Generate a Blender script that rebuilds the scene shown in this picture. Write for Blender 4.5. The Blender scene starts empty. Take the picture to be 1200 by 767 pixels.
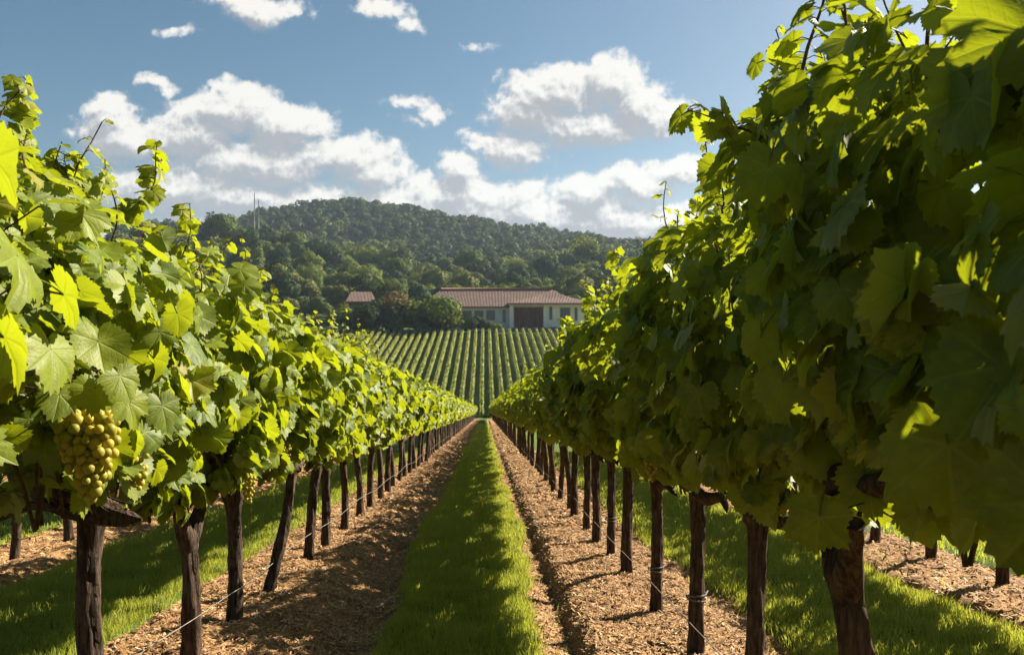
import bpy, math, random
import numpy as np
from mathutils import Vector, Matrix

random.seed(7)
RNG = np.random.default_rng(11)
sc = bpy.context.scene
COL = sc.collection
R = math.radians

# ------------------------------------------------------------------ camera
EYE = 1.4                 # eye height above the near slope
YAW = math.atan(32 / 933) # the vine rows run along +Y, the camera looks a little to the right of them
SLOPE = 0.104             # the near slope falls away from the camera
cam_d = bpy.data.cameras.new("camera")
cam = bpy.data.objects.new("camera", cam_d)
COL.objects.link(cam)
cam.location = (0, 0, EYE)
cam.rotation_euler = (R(90), 0, -YAW)
cam_d.sensor_width = 36
cam_d.lens = 28
cam_d.clip_start = 0.05
cam_d.clip_end = 6000
cam_d.dof.use_dof = True
cam_d.dof.focus_distance = 4.2
cam_d.dof.aperture_fstop = 8.0
sc.camera = cam
FWD = Vector((math.sin(YAW), math.cos(YAW), 0))
RGT = Vector((math.cos(YAW), -math.sin(YAW), 0))


def spot(px, py, d):
    """World point at depth d seen at photo coordinate px, py."""
    return Vector((0, 0, EYE)) + (FWD + RGT * ((px - 600) / 933) + Vector((0, 0, (383.5 - py) / 933))) * d


# ------------------------------------------------------------------ light, sky, exposure
SUN_AZ, SUN_EL = R(58), R(33.5)   # azimuth from +Y towards +X
sun_d = bpy.data.lights.new("sun", "SUN")
sun_d.energy = 5.0
sun_d.angle = R(0.5)
sun_d.color = (1.0, 0.90, 0.74)
sun = bpy.data.objects.new("sun", sun_d)
COL.objects.link(sun)
to_sun = Vector((math.sin(SUN_AZ) * math.cos(SUN_EL), math.cos(SUN_AZ) * math.cos(SUN_EL), math.sin(SUN_EL)))
sun.rotation_euler = to_sun.to_track_quat("Z", "Y").to_euler()
sun.location = (20, 0, 40)

sc.view_settings.view_transform = "Standard"
sc.view_settings.look = "None"
sc.view_settings.exposure = 1.7
sc.view_settings.gamma = 1.0
sc.view_settings.use_curve_mapping = False
sc.render.engine = "CYCLES"
sc.cycles.max_bounces = 7
sc.cycles.diffuse_bounces = 2
sc.cycles.glossy_bounces = 2
sc.cycles.transmission_bounces = 4
sc.cycles.transparent_max_bounces = 6
sc.cycles.volume_bounces = 0
sc.cycles.caustics_reflective = False
sc.cycles.caustics_refractive = False
sc.cycles.use_denoising = True
sc.cycles.sample_clamp_indirect = 4.0

world = bpy.data.worlds.new("World")
sc.world = world
world.use_nodes = True


class NT:
    """Small helper to write node trees."""

    def __init__(self, tree):
        self.t = tree
        self.t.nodes.clear()

    def n(self, kind, **kw):
        nd = self.t.nodes.new(kind)
        ins = kw.pop("ins", {})
        for k, v in kw.items():
            setattr(nd, k, v)
        for k, v in ins.items():
            self.set(nd.inputs[k], v)
        return nd

    def set(self, sock, v):
        if isinstance(v, bpy.types.NodeSocket):
            self.t.links.new(v, sock)
        else:
            sock.default_value = v

    def math(self, op, a, b=0.0, c=0.0, clamp=False):
        nd = self.n("ShaderNodeMath", operation=op, use_clamp=clamp)
        for i, v in enumerate((a, b, c)):
            self.set(nd.inputs[i], v)
        return nd.outputs[0]

    def vec(self, op, a, b=(0, 0, 0), c=(0, 0, 0), out=0):
        nd = self.n("ShaderNodeVectorMath", operation=op)
        self.set(nd.inputs[0], a)
        self.set(nd.inputs[1], b)
        if op == "MULTIPLY_ADD":
            self.set(nd.inputs[2], c)
        return nd.outputs[out]

    def mix(self, f, a, b, blend="MIX"):
        nd = self.n("ShaderNodeMix", data_type="RGBA", blend_type=blend, clamp_factor=True)
        self.set(nd.inputs[0], f)
        for s, v in ((6, a), (7, b)):
            if isinstance(v, tuple) and len(v) == 3:
                v = (*v, 1)
            self.set(nd.inputs[s], v)
        return nd.outputs[2]

    def rng(self, v, a, b, c=0.0, d=1.0, smooth=True):
        nd = self.n("ShaderNodeMapRange", interpolation_type="SMOOTHSTEP" if smooth else "LINEAR", clamp=True)
        for i, x in enumerate((v, a, b, c, d)):
            self.set(nd.inputs[i], x)
        return nd.outputs[0]

    def noise(self, vec, scale, detail=4.0, rough=0.55, dim="3D", out=0, dist=0.0):
        nd = self.n("ShaderNodeTexNoise", noise_dimensions=dim)
        if vec is not None:
            self.set(nd.inputs["Vector"], vec)
        nd.inputs["Scale"].default_value = scale
        nd.inputs["Detail"].default_value = detail
        nd.inputs["Roughness"].default_value = rough
        nd.inputs["Distortion"].default_value = dist
        return nd.outputs[out]

    def link(self, a, b):
        self.t.links.new(a, b)


def build_sky():
    w = NT(world.node_tree)
    sky = w.n("ShaderNodeTexSky", sky_type="NISHITA", sun_disc=False)
    sky.sun_elevation = SUN_EL
    sky.sun_rotation = SUN_AZ
    sky.altitude = 300
    sky.air_density = 1.0
    sky.dust_density = 2.0
    sky.ozone_density = 1.6
    g = w.n("ShaderNodeTexCoord").outputs["Generated"]
    # direction -> flat cloud deck coordinates (tangent plane of the direction straight ahead), 100 units per degree-ish
    df = w.vec("DOT_PRODUCT", g, tuple(FWD), out=1)
    dr = w.vec("DOT_PRODUCT", g, tuple(RGT), out=1)
    dz = w.vec("DOT_PRODUCT", g, (0, 0, 1), out=1)
    dfc = w.math("MAXIMUM", df, 0.05)
    px = w.math("MULTIPLY", w.math("DIVIDE", dr, dfc), 9.33)
    py = w.math("MULTIPLY", w.math("DIVIDE", dz, dfc), 9.33)
    cmb = w.n("ShaderNodeCombineXYZ", ins={0: px, 1: py, 2: 0.0})
    P = cmb.outputs[0]
    blobs = [  # photo-sized numbers, /100 below: x, y, rx, ry
        (125, 138, 42, 34), (150, 168, 66, 34),
        (265, 128, 84, 34), (330, 150, 72, 36), (300, 190, 145, 40), (215, 160, 70, 38), (415, 185, 62, 33), (440, 205, 42, 28), (300, 234, 210, 28),
        (308, 12, 58, 22), (272, 2, 34, 16), (345, 16, 22, 12),
        (452, 16, 36, 17), (480, 36, 22, 14), (428, 8, 20, 12),
        (185, 97, 24, 11), (215, 38, 22, 8), (565, 57, 24, 8),
        (480, 117, 34, 11), (508, 130, 26, 17), (490, 143, 24, 10),
        (655, 110, 78, 38), (715, 98, 62, 36), (752, 130, 58, 40), (620, 132, 62, 34), (690, 152, 104, 28), (602, 172, 60, 26), (772, 140, 34, 28),
        (540, 205, 42, 30), (520, 228, 80, 30), (600, 238, 66, 22), (688, 228, 60, 30), (742, 216, 60, 28), (795, 204, 50, 22), (730, 250, 150, 26), (560, 250, 110, 22), (640, 262, 200, 20), (330, 262, 240, 18), (470, 246, 330, 34), (430, 268, 460, 44), (760, 262, 190, 34), (210, 222, 150, 36), (640, 252, 240, 30), (560, 228, 120, 26),
        (930, 250, 120, 40), (1080, 160, 60, 25), (-90, 190, 120, 50), (-200, 90, 90, 40), (1350, 200, 160, 60), (1500, 60, 110, 50),
    ]
    ng = bpy.data.node_groups.new("cloud_cover", "ShaderNodeTree")
    ng.interface.new_socket("P", in_out="INPUT", socket_type="NodeSocketVector")
    ng.interface.new_socket("D", in_out="OUTPUT", socket_type="NodeSocketFloat")
    q = NT(ng)
    gi = q.n("NodeGroupInput").outputs[0]
    n1 = q.vec("SUBTRACT", q.noise(gi, 1.5, 3, 0.5, "2D", 1), (0.5, 0.5, 0.5))
    n2 = q.vec("SUBTRACT", q.noise(gi, 6.0, 4, 0.6, "2D", 1), (0.5, 0.5, 0.5))
    pw = q.vec("MULTIPLY_ADD", n1, (0.42, 0.36, 0), gi)
    pw = q.vec("MULTIPLY_ADD", n2, (0.16, 0.16, 0), pw)
    acc = None
    for (bx, by, rx, ry) in blobs:
        cx, cy, rx, ry = (bx - 600) / 100, (383.5 - by) / 100, rx / 100, ry / 100
        v = q.vec("MULTIPLY_ADD", pw, (1 / rx, 1 / ry, 0), (-cx / rx, -cy / ry, 0))
        ln = q.vec("LENGTH", v, out=1)
        s = min(1.0, ry / 0.3)
        d = q.math("MULTIPLY_ADD", ln, -s, s)
        acc = d if acc is None else q.math("SMOOTH_MAX", acc, d, 0.12)
    fb = q.math("SUBTRACT", q.noise(gi, 4.2, 6, 0.62, "2D"), 0.5)
    tot = q.math("MULTIPLY_ADD", fb, 0.75, acc)
    go = q.n("NodeGroupOutput")
    q.link(tot, go.inputs[0])

    def cover(p):
        nd = w.n("ShaderNodeGroup")
        nd.node_tree = ng
        w.link(p, nd.inputs[0])
        return nd.outputs[0]

    d0 = cover(P)
    d1 = cover(w.vec("ADD", P, (0.09, 0.20, 0)))
    d2 = cover(w.vec("ADD", P, (0.02, 0.07, 0)))
    soft = w.rng(w.math("SUBTRACT", d0, d1), -0.15, 0.25, 0.60, 0.30)
    alpha = w.rng(d0, -0.04, soft)
    ahead = w.rng(df, 0.05, 0.15)
    alpha = w.math("MULTIPLY", alpha, ahead)
    lit = w.math("ADD", w.math("MULTIPLY", w.math("SUBTRACT", d0, d1), 1.35), w.math("MULTIPLY", w.math("SUBTRACT", d0, d2), 0.8))
    thin = w.math("SUBTRACT", 0.70, w.math("MULTIPLY", d0, 0.80))
    bil = w.noise(P, 9.0, 6, 0.6, "2D")
    bil2 = w.noise(w.vec("ADD", P, (0.03, 0.055, 0)), 9.0, 6, 0.6, "2D")
    lit = w.math("ADD", lit, w.math("MULTIPLY", w.math("SUBTRACT", bil, bil2), 0.75))
    lit = w.math("ADD", lit, thin, clamp=True)
    ccol = w.mix(w.rng(lit, 0.0, 1.0), (2.35, 2.45, 2.65), (5.8, 5.62, 5.3))
    hs = w.n("ShaderNodeHueSaturation", ins={"Hue": 0.485, "Saturation": 1.28, "Value": 0.56, "Color": sky.outputs[0]})
    out = w.mix(alpha, hs.outputs[0], ccol)
    bg = w.n("ShaderNodeBackground", ins={"Color": out, "Strength": 0.05})
    wo = w.n("ShaderNodeOutputWorld")
    w.link(bg.outputs[0], wo.inputs[0])


build_sky()

# ------------------------------------------------------------------ numpy helpers


def _hash(ix, iy, seed):
    h = (ix.astype(np.int64) * 374761393 + iy.astype(np.int64) * 668265263 + seed * 1442695041) & 0xFFFFFFFF
    h = ((h ^ (h >> 13)) * 1274126177) & 0xFFFFFFFF
    return ((h ^ (h >> 16)) & 0xFFFF) / 65535.0


def vnoise(x, y, seed=0):
    ix, iy = np.floor(x), np.floor(y)
    fx, fy = x - ix, y - iy
    fx, fy = fx * fx * (3 - 2 * fx), fy * fy * (3 - 2 * fy)
    a, b = _hash(ix, iy, seed), _hash(ix + 1, iy, seed)
    c, d = _hash(ix, iy + 1, seed), _hash(ix + 1, iy + 1, seed)
    return (a * (1 - fx) + b * fx) * (1 - fy) + (c * (1 - fx) + d * fx) * fy


def fbm(x, y, seed=0, octv=4, gain=0.5):
    s, a, t = 0.0, 1.0, 0.0
    for i in range(octv):
        s = s + a * (vnoise(x * 2 ** i + 17.3 * i, y * 2 ** i - 9.1 * i, seed + i) - 0.5)
        t += a
        a *= gain
    return s / t * 2


def sstep(x, a, b):
    t = np.clip((x - a) / (b - a), 0, 1)
    return t * t * (3 - 2 * t)


def make_mesh(name, V, polys, mats, midx=None, uv=None, attrs=None, smooth=True):
    """V (n,3); polys: list of int arrays (m,k); midx: material index per polygon; uv per corner; attrs per vertex floats."""
    me = bpy.data.meshes.new(name)
    V = np.ascontiguousarray(V, np.float32)
    me.vertices.add(len(V))
    me.vertices.foreach_set("co", V.ravel())
    loops = np.concatenate([p.ravel() for p in polys]).astype(np.int32)
    starts, off = [], 0
    for p in polys:
        starts.append(off + np.arange(len(p)) * p.shape[1])
        off += p.size
    starts = np.concatenate(starts).astype(np.int32)
    me.loops.add(len(loops))
    me.loops.foreach_set("vertex_index", loops)
    me.polygons.add(len(starts))
    me.polygons.foreach_set("loop_start", starts)
    for m in mats:
        me.materials.append(m)
    if midx is not None:
        me.polygons.foreach_set("material_index", np.asarray(midx, np.int32))
    if uv is not None:
        l = me.uv_layers.new(name="uv")
        l.data.foreach_set("uv", np.ascontiguousarray(uv, np.float32).ravel())
    for k, v in (attrs or {}).items():
        a = me.attributes.new(k, "FLOAT", "POINT")
        a.data.foreach_set("value", np.ascontiguousarray(v, np.float32))
    me.update(calc_edges=True)
    me.polygons.foreach_set("use_smooth", np.full(len(starts), smooth, bool))
    return me


class Bag:
    """Collects pieces of ONE mesh."""

    def __init__(self):
        self.V, self.P, self.M, self.U, self.A, self.n = [], {}, {}, {}, [], 0

    def add(self, V, F, mat=0, uv=None, tint=0.5):
        V = np.asarray(V, float)
        F = np.asarray(F, int)
        k = F.shape[1]
        self.P.setdefault(k, []).append(F + self.n)
        self.M.setdefault(k, []).append(np.full(len(F), mat))
        self.U.setdefault(k, []).append(np.zeros((F.size, 2)) if uv is None else np.asarray(uv).reshape(-1, 2))
        self.A.append(np.full(len(V), tint) if np.isscalar(tint) else np.asarray(tint))
        self.V.append(V)
        self.n += len(V)
        return self

    def mesh(self, name, mats, smooth=True):
        ks = sorted(self.P)
        return make_mesh(name, np.concatenate(self.V), [np.concatenate(self.P[k]) for k in ks], mats,
                         np.concatenate([np.concatenate(self.M[k]) for k in ks]),
                         np.concatenate([np.concatenate(self.U[k]) for k in ks]), {"tint": np.concatenate(self.A)}, smooth)


def box(b, x0, x1, y0, y1, z0, z1, mat=0, tint=0.5):
    V = [(x, y, z) for x in (x0, x1) for y in (y0, y1) for z in (z0, z1)]
    F = [(0, 1, 3, 2), (4, 6, 7, 5), (0, 4, 5, 1), (2, 3, 7, 6), (0, 2, 6, 4), (1, 5, 7, 3)]
    b.add(V, F, mat, None, tint)


def set_outside(me, vec):
    """Store, per vertex of a leaf mass, the direction to the outside of its clump."""
    o = np.zeros((len(me.vertices), 3), np.float32)
    o[:len(vec)] = vec
    a = me.attributes.new("out", "FLOAT_VECTOR", "POINT")
    a.data.foreach_set("vector", o.ravel())
    return me


def tube(path, rad, segs=8, rough=0.0, seed=0, cap=True, ridges=0):
    path = np.asarray(path, float)
    n = len(path)
    rad = np.broadcast_to(np.asarray(rad, float), (n,))
    T = np.gradient(path, axis=0)
    T /= np.linalg.norm(T, axis=1)[:, None] + 1e-9
    ref = np.array([1.0, 0.13, 0.07]) if abs(T[0][0]) < 0.9 else np.array([0.05, 1.0, 0.1])
    X = np.cross(T, ref)
    X /= np.linalg.norm(X, axis=1)[:, None] + 1e-9
    Y = np.cross(T, X)
    a = np.linspace(0, 2 * math.pi, segs, endpoint=False)
    L = np.concatenate([[0], np.cumsum(np.linalg.norm(np.diff(path, axis=0), axis=1))])
    rr = np.repeat(rad[:, None], segs, 1)
    if rough:
        A, LL = np.meshgrid(a, L)
        tw = A + LL * 1.6
        nz = fbm(np.cos(tw) * 3.2 + 40 + seed, np.sin(tw) * 3.2 + LL * 5, seed, 4, 0.6)
        nz2 = fbm(np.cos(tw) * 7 + 10, np.sin(tw) * 7 + LL * 9, seed + 5, 3, 0.6)
        rr = rr * (1 + rough * nz + rough * 0.5 * nz2 + (ridges and 0.09 * np.sin(tw * ridges + 3 * nz)))
    V = path[:, None, :] + rr[:, :, None] * (np.cos(a)[None, :, None] * X[:, None, :] + np.sin(a)[None, :, None] * Y[:, None, :])
    V = V.reshape(-1, 3)
    i, j = np.meshgrid(np.arange(n - 1), np.arange(segs), indexing="ij")
    j2 = (j + 1) % segs
    F = np.stack([i * segs + j, (i + 1) * segs + j, (i + 1) * segs + j2, i * segs + j2], -1).reshape(-1, 4)
    F = F[:, ::-1]
    U = np.stack([(V[F.ravel()][:, 0] * 0), np.repeat(L, segs)[F.ravel()]], -1)
    if cap:
        V = np.concatenate([V, path[:1], path[-1:]])
        c0, c1 = n * segs, n * segs + 1
        jj = np.arange(segs)
        j3 = (jj + 1) % segs
        C0 = np.stack([np.full(segs, c0), jj, j3, j3], -1)
        C1 = np.stack([np.full(segs, c1), (n - 1) * segs + j3, (n - 1) * segs + jj, (n - 1) * segs + jj], -1)
        return V, F, U, np.concatenate([C0, C1])[:, :3]
    return V, F, U, None


def add_tube(b, path, rad, segs=8, mat=0, tint=0.5, rough=0.0, seed=0, ridges=0, cap=True):
    V, F, U, C = tube(path, rad, segs, rough, seed, cap, ridges)
    n0 = b.n
    b.add(V, F, mat, U, tint)
    if C is not None:
        b.P.setdefault(3, []).append(C + n0)
        b.M.setdefault(3, []).append(np.full(len(C), mat))
        b.U.setdefault(3, []).append(np.zeros((C.size, 2)))


def obj(name, mesh, parent=None, loc=(0, 0, 0), rz=0.0, scale=None):
    o = bpy.data.objects.new(name, mesh)
    COL.objects.link(o)
    o.location = loc
    o.rotation_euler = (0, 0, rz)
    if scale is not None:
        o.scale = scale
    if parent is not None:
        o.parent = parent
    return o


def tag(o, label, cat, group=None):
    o["label"] = label
    o["category"] = cat
    if group:
        o["group"] = group
    return o


def thing(name, label, cat, loc=(0, 0, 0), rz=0.0, group=None):
    o = obj(name, None, None, loc, rz)
    o.empty_display_size = 0.2
    return tag(o, label, cat, group)


# ------------------------------------------------------------------ materials
def new_mat(name):
    m = bpy.data.materials.new(name)
    m.use_nodes = True
    return m, NT(m.node_tree)


def out_surface(t, sh):
    o = t.n("ShaderNodeOutputMaterial")
    t.link(sh, o.inputs[0])


def attr(t, name="tint"):
    return t.n("ShaderNodeAttribute", attribute_name=name).outputs["Fac"]


def leaf_material(name, dark, mid, yellow, glow, tr=0.42, veins=True, back=(0.19, 0.23, 0.11), rough=0.5, spec=0.27, mass=0.0):
    m, t = new_mat(name)
    tint = attr(t)
    col = t.mix(t.rng(tint, 0.0, 0.8, smooth=False), dark, mid)
    col = t.mix(t.rng(tint, 0.86, 1.0, smooth=False), col, yellow)
    blotch = t.rng(t.noise(t.n("ShaderNodeTexCoord").outputs["Object"], 17, 4, 0.7), 0.63, 0.70)
    if veins:
        col = t.mix(t.math("MULTIPLY", blotch, 0.55), col, (0.20, 0.13, 0.035))
    glo = t.mix(t.rng(tint, 0.0, 1.0, smooth=False), tuple(c * 0.72 for c in glow), glow)
    geo = t.n("ShaderNodeNewGeometry")
    pos = t.n("ShaderNodeTexCoord").outputs["Object"]
    blot = t.noise(pos, 38, 3, 0.6)
    col = t.mix(t.rng(blot, 0.35, 0.7, 0, 0.35), col, tuple(c * 1.5 for c in mid))
    nrm = None
    if veins:
        uv = t.n("ShaderNodeUVMap", uv_map="uv").outputs[0]
        sp = t.n("ShaderNodeSeparateXYZ", ins={0: uv})
        u, v = sp.outputs[0], sp.outputs[1]
        mainv = t.rng(v, 0.008, 0.040, 1, 0)
        s = t.math("FRACT", t.math("MULTIPLY", t.math("ADD", t.math("SUBTRACT", u, t.math("MULTIPLY", t.math("POWER", v, 0.85), 0.75)), t.math("MULTIPLY", t.noise(pos, 14, 2), 0.10)), 5.6))
        sec = t.rng(t.math("ABSOLUTE", t.math("SUBTRACT", s, 0.5)), 0.38, 0.5)
        vein = t.math("MAXIMUM", mainv, t.math("MULTIPLY", sec, 0.3))
        col = t.mix(t.math("MULTIPLY", vein, 0.62), col, (0.24, 0.29, 0.06))
        glo = t.mix(t.math("MULTIPLY", vein, 0.5), glo, tuple(c * 0.62 for c in glow))
        puff = t.math("ABSOLUTE", t.math("SUBTRACT", s, 0.5))
        h = t.math("ADD", t.math("MULTIPLY", vein, -0.6), t.math("MULTIPLY", t.noise(pos, 160, 2, 0.5), 0.5))
        bmp = t.n("ShaderNodeBump", ins={"Strength": 0.35, "Distance": 0.004, "Height": h})
        nrm = bmp.outputs[0]
    col = t.mix(geo.outputs["Backfacing"], col, t.mix(0.35, back, col))
    p = t.n("ShaderNodeBsdfPrincipled", ins={"Base Color": col, "Roughness": rough, "Specular IOR Level": spec})
    tl = t.n("ShaderNodeBsdfTranslucent", ins={"Color": glo})
    if mass:   # far leaf masses: the clump's own curvature counts for more than each small face
        o = t.n("ShaderNodeAttribute", attribute_name="out").outputs["Vector"]
        o = t.n("ShaderNodeVectorTransform", vector_type="NORMAL", convert_from="OBJECT", convert_to="WORLD", ins={0: o}).outputs[0]
        sg = t.math("SIGN", t.math("ADD", t.vec("DOT_PRODUCT", o, geo.outputs["Incoming"], out=1), 0.25))
        sc_n = t.n("ShaderNodeVectorMath", operation="SCALE", ins={0: o})
        t.set(sc_n.inputs[3], t.math("MULTIPLY", sg, mass))
        nrm = t.vec("NORMALIZE", t.vec("ADD", sc_n.outputs[0], geo.outputs["Normal"]))
    if nrm is not None:
        t.link(nrm, p.inputs["Normal"])
        t.link(nrm, tl.inputs["Normal"])
    ms = t.n("ShaderNodeMixShader", ins={0: tr})
    t.link(p.outputs[0], ms.inputs[1])
    t.link(tl.outputs[0], ms.inputs[2])
    out_surface(t, ms.outputs[0])
    return m


M_LEAF = leaf_material("vine_leaf", (0.050, 0.098, 0.016), (0.190, 0.230, 0.014), (0.26, 0.21, 0.03), (0.43, 0.49, 0.012), 0.43)
M_LEAF_FAR = leaf_material("vine_leaf_far", (0.060, 0.105, 0.016), (0.205, 0.240, 0.014), (0.22, 0.20, 0.03), (0.45, 0.50, 0.012), 0.43, False)
M_HEDGE = leaf_material("row_leaf", (0.17, 0.20, 0.032), (0.28, 0.30, 0.06), (0.15, 0.17, 0.03), (0.40, 0.45, 0.05), 0.38, False, spec=0.1, mass=0.8)


def bark_material(name, dark, light, scale=1.0):
    m, t = new_mat(name)
    pos = t.n("ShaderNodeTexCoord").outputs["Object"]
    st = t.vec("MULTIPLY", pos, (1, 1, 0.16))
    a = t.noise(st, 55 * scale, 6, 0.65, dist=0.6)
    b = t.noise(pos, 9 * scale, 4, 0.6)
    col = t.mix(t.rng(a, 0.38, 0.66), dark, light)
    col = t.mix(t.rng(b, 0.45, 0.75, 0, 0.5), col, tuple(c * 1.6 for c in light))
    bmp = t.n("ShaderNodeBump", ins={"Strength": 1.0, "Distance": 0.02, "Height": a})
    p = t.n("ShaderNodeBsdfPrincipled", ins={"Base Color": col, "Roughness": 0.9, "Specular IOR Level": 0.15, "Normal": bmp.outputs[0]})
    out_surface(t, p.outputs[0])
    return m


M_BARK = bark_material("vine_bark", (0.026, 0.016, 0.011), (0.105, 0.072, 0.050))
M_TRUNK = bark_material("tree_bark", (0.04, 0.03, 0.022), (0.12, 0.09, 0.065), 0.2)
M_CANE = bark_material("cane_bark", (0.10, 0.055, 0.03), (0.20, 0.12, 0.05), 2.0)


def simple_mat(name, col, rough=0.7, spec=0.3, metal=0.0, var=0.25, scale=3.0, bump=0.0):
    m, t = new_mat(name)
    pos = t.n("ShaderNodeTexCoord").outputs["Object"]
    a = t.noise(pos, scale, 5, 0.6)
    c = t.mix(t.rng(a, 0.3, 0.7), tuple(x * (1 - var) for x in col), tuple(min(1, x * (1 + var)) for x in col))
    p = t.n("ShaderNodeBsdfPrincipled", ins={"Base Color": c, "Roughness": rough, "Specular IOR Level": spec, "Metallic": metal})
    if bump:
        b = t.n("ShaderNodeBump", ins={"Strength": bump, "Distance": 0.02, "Height": a})
        t.link(b.outputs[0], p.inputs["Normal"])
    out_surface(t, p.outputs[0])
    return m


def tinted_mat(name, a, b, tr=0.0, glow=(0.3, 0.4, 0.05), rough=0.6, c=None):
    """colour runs from a to b with each blade's or chip's own tint"""
    m, t = new_mat(name)
    ti = attr(t)
    col = t.mix(t.rng(ti, 0, 1, smooth=False), a, b)
    if c:
        col = t.mix(t.rng(ti, 0.9, 0.97, smooth=False), col, c)
    p = t.n("ShaderNodeBsdfPrincipled", ins={"Base Color": col, "Roughness": rough, "Specular IOR Level": 0.3})
    sh = p.outputs[0]
    if tr:
        tl = t.n("ShaderNodeBsdfTranslucent", ins={"Color": (*glow, 1)})
        ms = t.n("ShaderNodeMixShader", ins={0: tr})
        t.link(sh, ms.inputs[1])
        t.link(tl.outputs[0], ms.inputs[2])
        sh = ms.outputs[0]
    out_surface(t, sh)
    return m


M_GRASS = tinted_mat("grass_blade", (0.105, 0.150, 0.022), (0.230, 0.255, 0.042), 0.38, (0.56, 0.58, 0.06), 0.5, (0.22, 0.19, 0.07))
M_CHIP = tinted_mat("mulch_chip", (0.175, 0.088, 0.036), (0.56, 0.340, 0.150), 0.0, rough=0.8, c=(0.58, 0.42, 0.25))
M_BERRY = None


def berry_mat(name, a, b):
    m, t = new_mat(name)
    ti = attr(t)
    col = t.mix(t.rng(ti, 0, 1, smooth=False), a, b)
    p = t.n("ShaderNodeBsdfPrincipled", ins={"Base Color": col, "Roughness": 0.48, "Specular IOR Level": 0.35})
    tl = t.n("ShaderNodeBsdfTranslucent", ins={"Color": (0.52, 0.47, 0.04, 1)})
    ms = t.n("ShaderNodeMixShader", ins={0: 0.3})
    t.link(p.outputs[0], ms.inputs[1])
    t.link(tl.outputs[0], ms.inputs[2])
    out_surface(t, ms.outputs[0])
    return m


M_BERRY = berry_mat("grape_skin", (0.24, 0.24, 0.026), (0.56, 0.42, 0.045))


def ground_material():
    m, t = new_mat("ground_soil_and_turf")
    pos = t.n("ShaderNodeTexCoord").outputs["Object"]
    g = attr(t, "grass")
    f = attr(t, "wood")
    n1 = t.noise(pos, 45, 5, 0.65)
    n2 = t.noise(pos, 3.0, 4, 0.6)
    st = t.noise(t.vec("MULTIPLY", pos, (1, 0.5, 1)), 130, 3, 0.6)
    mul = t.mix(t.rng(st, 0.36, 0.66), (0.175, 0.088, 0.036), (0.49, 0.295, 0.132))
    mul = t.mix(t.rng(n2, 0.4, 0.7, 0, 0.45), mul, (0.15, 0.085, 0.05))
    gr = t.mix(t.rng(n1, 0.35, 0.65), (0.045, 0.085, 0.015), (0.10, 0.14, 0.025))
    gr = t.mix(t.rng(n2, 0.45, 0.7, 0, 0.35), gr, (0.12, 0.12, 0.035))
    wd = t.mix(t.rng(t.noise(pos, 0.1, 4), 0.4, 0.6), (0.03, 0.05, 0.015), (0.06, 0.08, 0.02))
    gg = t.math("ADD", g, t.math("MULTIPLY", t.math("SUBTRACT", n1, 0.5), 0.8))
    col = t.mix(t.rng(gg, 0.4, 0.6), mul, gr)
    col = t.mix(f, col, wd)
    h = t.math("ADD", t.math("MULTIPLY", st, 0.6), n1)
    b = t.n("ShaderNodeBump", ins={"Strength": 0.7, "Distance": 0.02, "Height": h})
    p = t.n("ShaderNodeBsdfPrincipled", ins={"Base Color": col, "Roughness": 0.95, "Specular IOR Level": 0.1, "Normal": b.outputs[0]})
    out_surface(t, p.outputs[0])
    return m


M_GROUND = ground_material()

# ------------------------------------------------------------------ terrain
ROW_L, ROW_R = -1.57, 1.13
PITCH = ROW_R - ROW_L
CREST = np.array([(-400, 262), (100, 262), (170, 256), (240, 262), (300, 250), (350, 240), (420, 236), (480, 241), (540, 256), (600, 266), (660, 271), (700, 278), (760, 288), (900, 300), (1300, 330)], float)


def base_height(x, y):
    x, y = np.asarray(x, float), np.asarray(y, float)
    z_near = -SLOPE * y
    zv = -SLOPE * 117
    z_far = zv + 0.162 * (y - 117) - 0.162 * 3
    k = 2.0
    z = -np.log(np.exp(-np.clip((z_near + 20) / k, -30, 60)) + 1e-30) * 0  # placeholder, keeps shape
    d = z_far - z_near
    z = z_near + np.where(d > 0, d, 0) + 0.35 * np.exp(-np.abs(d) / 0.8) * 0.5
    top = zv + 0.162 * (196 - 117) - 0.486
    z = np.where(y > 196, top + 0.03 * (y - 196), z)
    # hill: controlled at a few distances, its crest follows the skyline
    ys = np.maximum(y, 1.0)
    u = (x * RGT.x + y * RGT.y) / np.maximum(x * FWD.x + y * FWD.y, 1.0)
    px = 600 + 933 * u
    crest_py = np.interp(px, CREST[:, 0], CREST[:, 1]) + 10 + 6 * sstep(px, 330, 230)
    zc = EYE + (383.5 - crest_py) / 933 * 900 - 9
    z240 = top + 0.03 * 44
    left = sstep(px, 480, 250)
    z330 = 9.0 + 9 * left
    z450 = 27.0 + 12 * left
    z640 = 58.0 + 6 * left
    hz = np.where(y < 330, z240 + (z330 - z240) * (y - 240) / 90,
                  np.where(y < 450, z330 + (z450 - z330) * (y - 330) / 120,
                           np.where(y < 640, z450 + (z640 - z450) * (y - 450) / 190,
                                    np.where(y < 900, z640 + (zc - z640) * np.sin(np.clip((y - 640) / 260, 0, 1) * math.pi / 2),
                                             zc - 0.16 * (y - 900)))))
    hz = hz + sstep(y, 300, 500) * 4 * fbm(x / 70, y / 70, 3, 3)
    return np.where(y > 240, hz, z)


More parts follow.
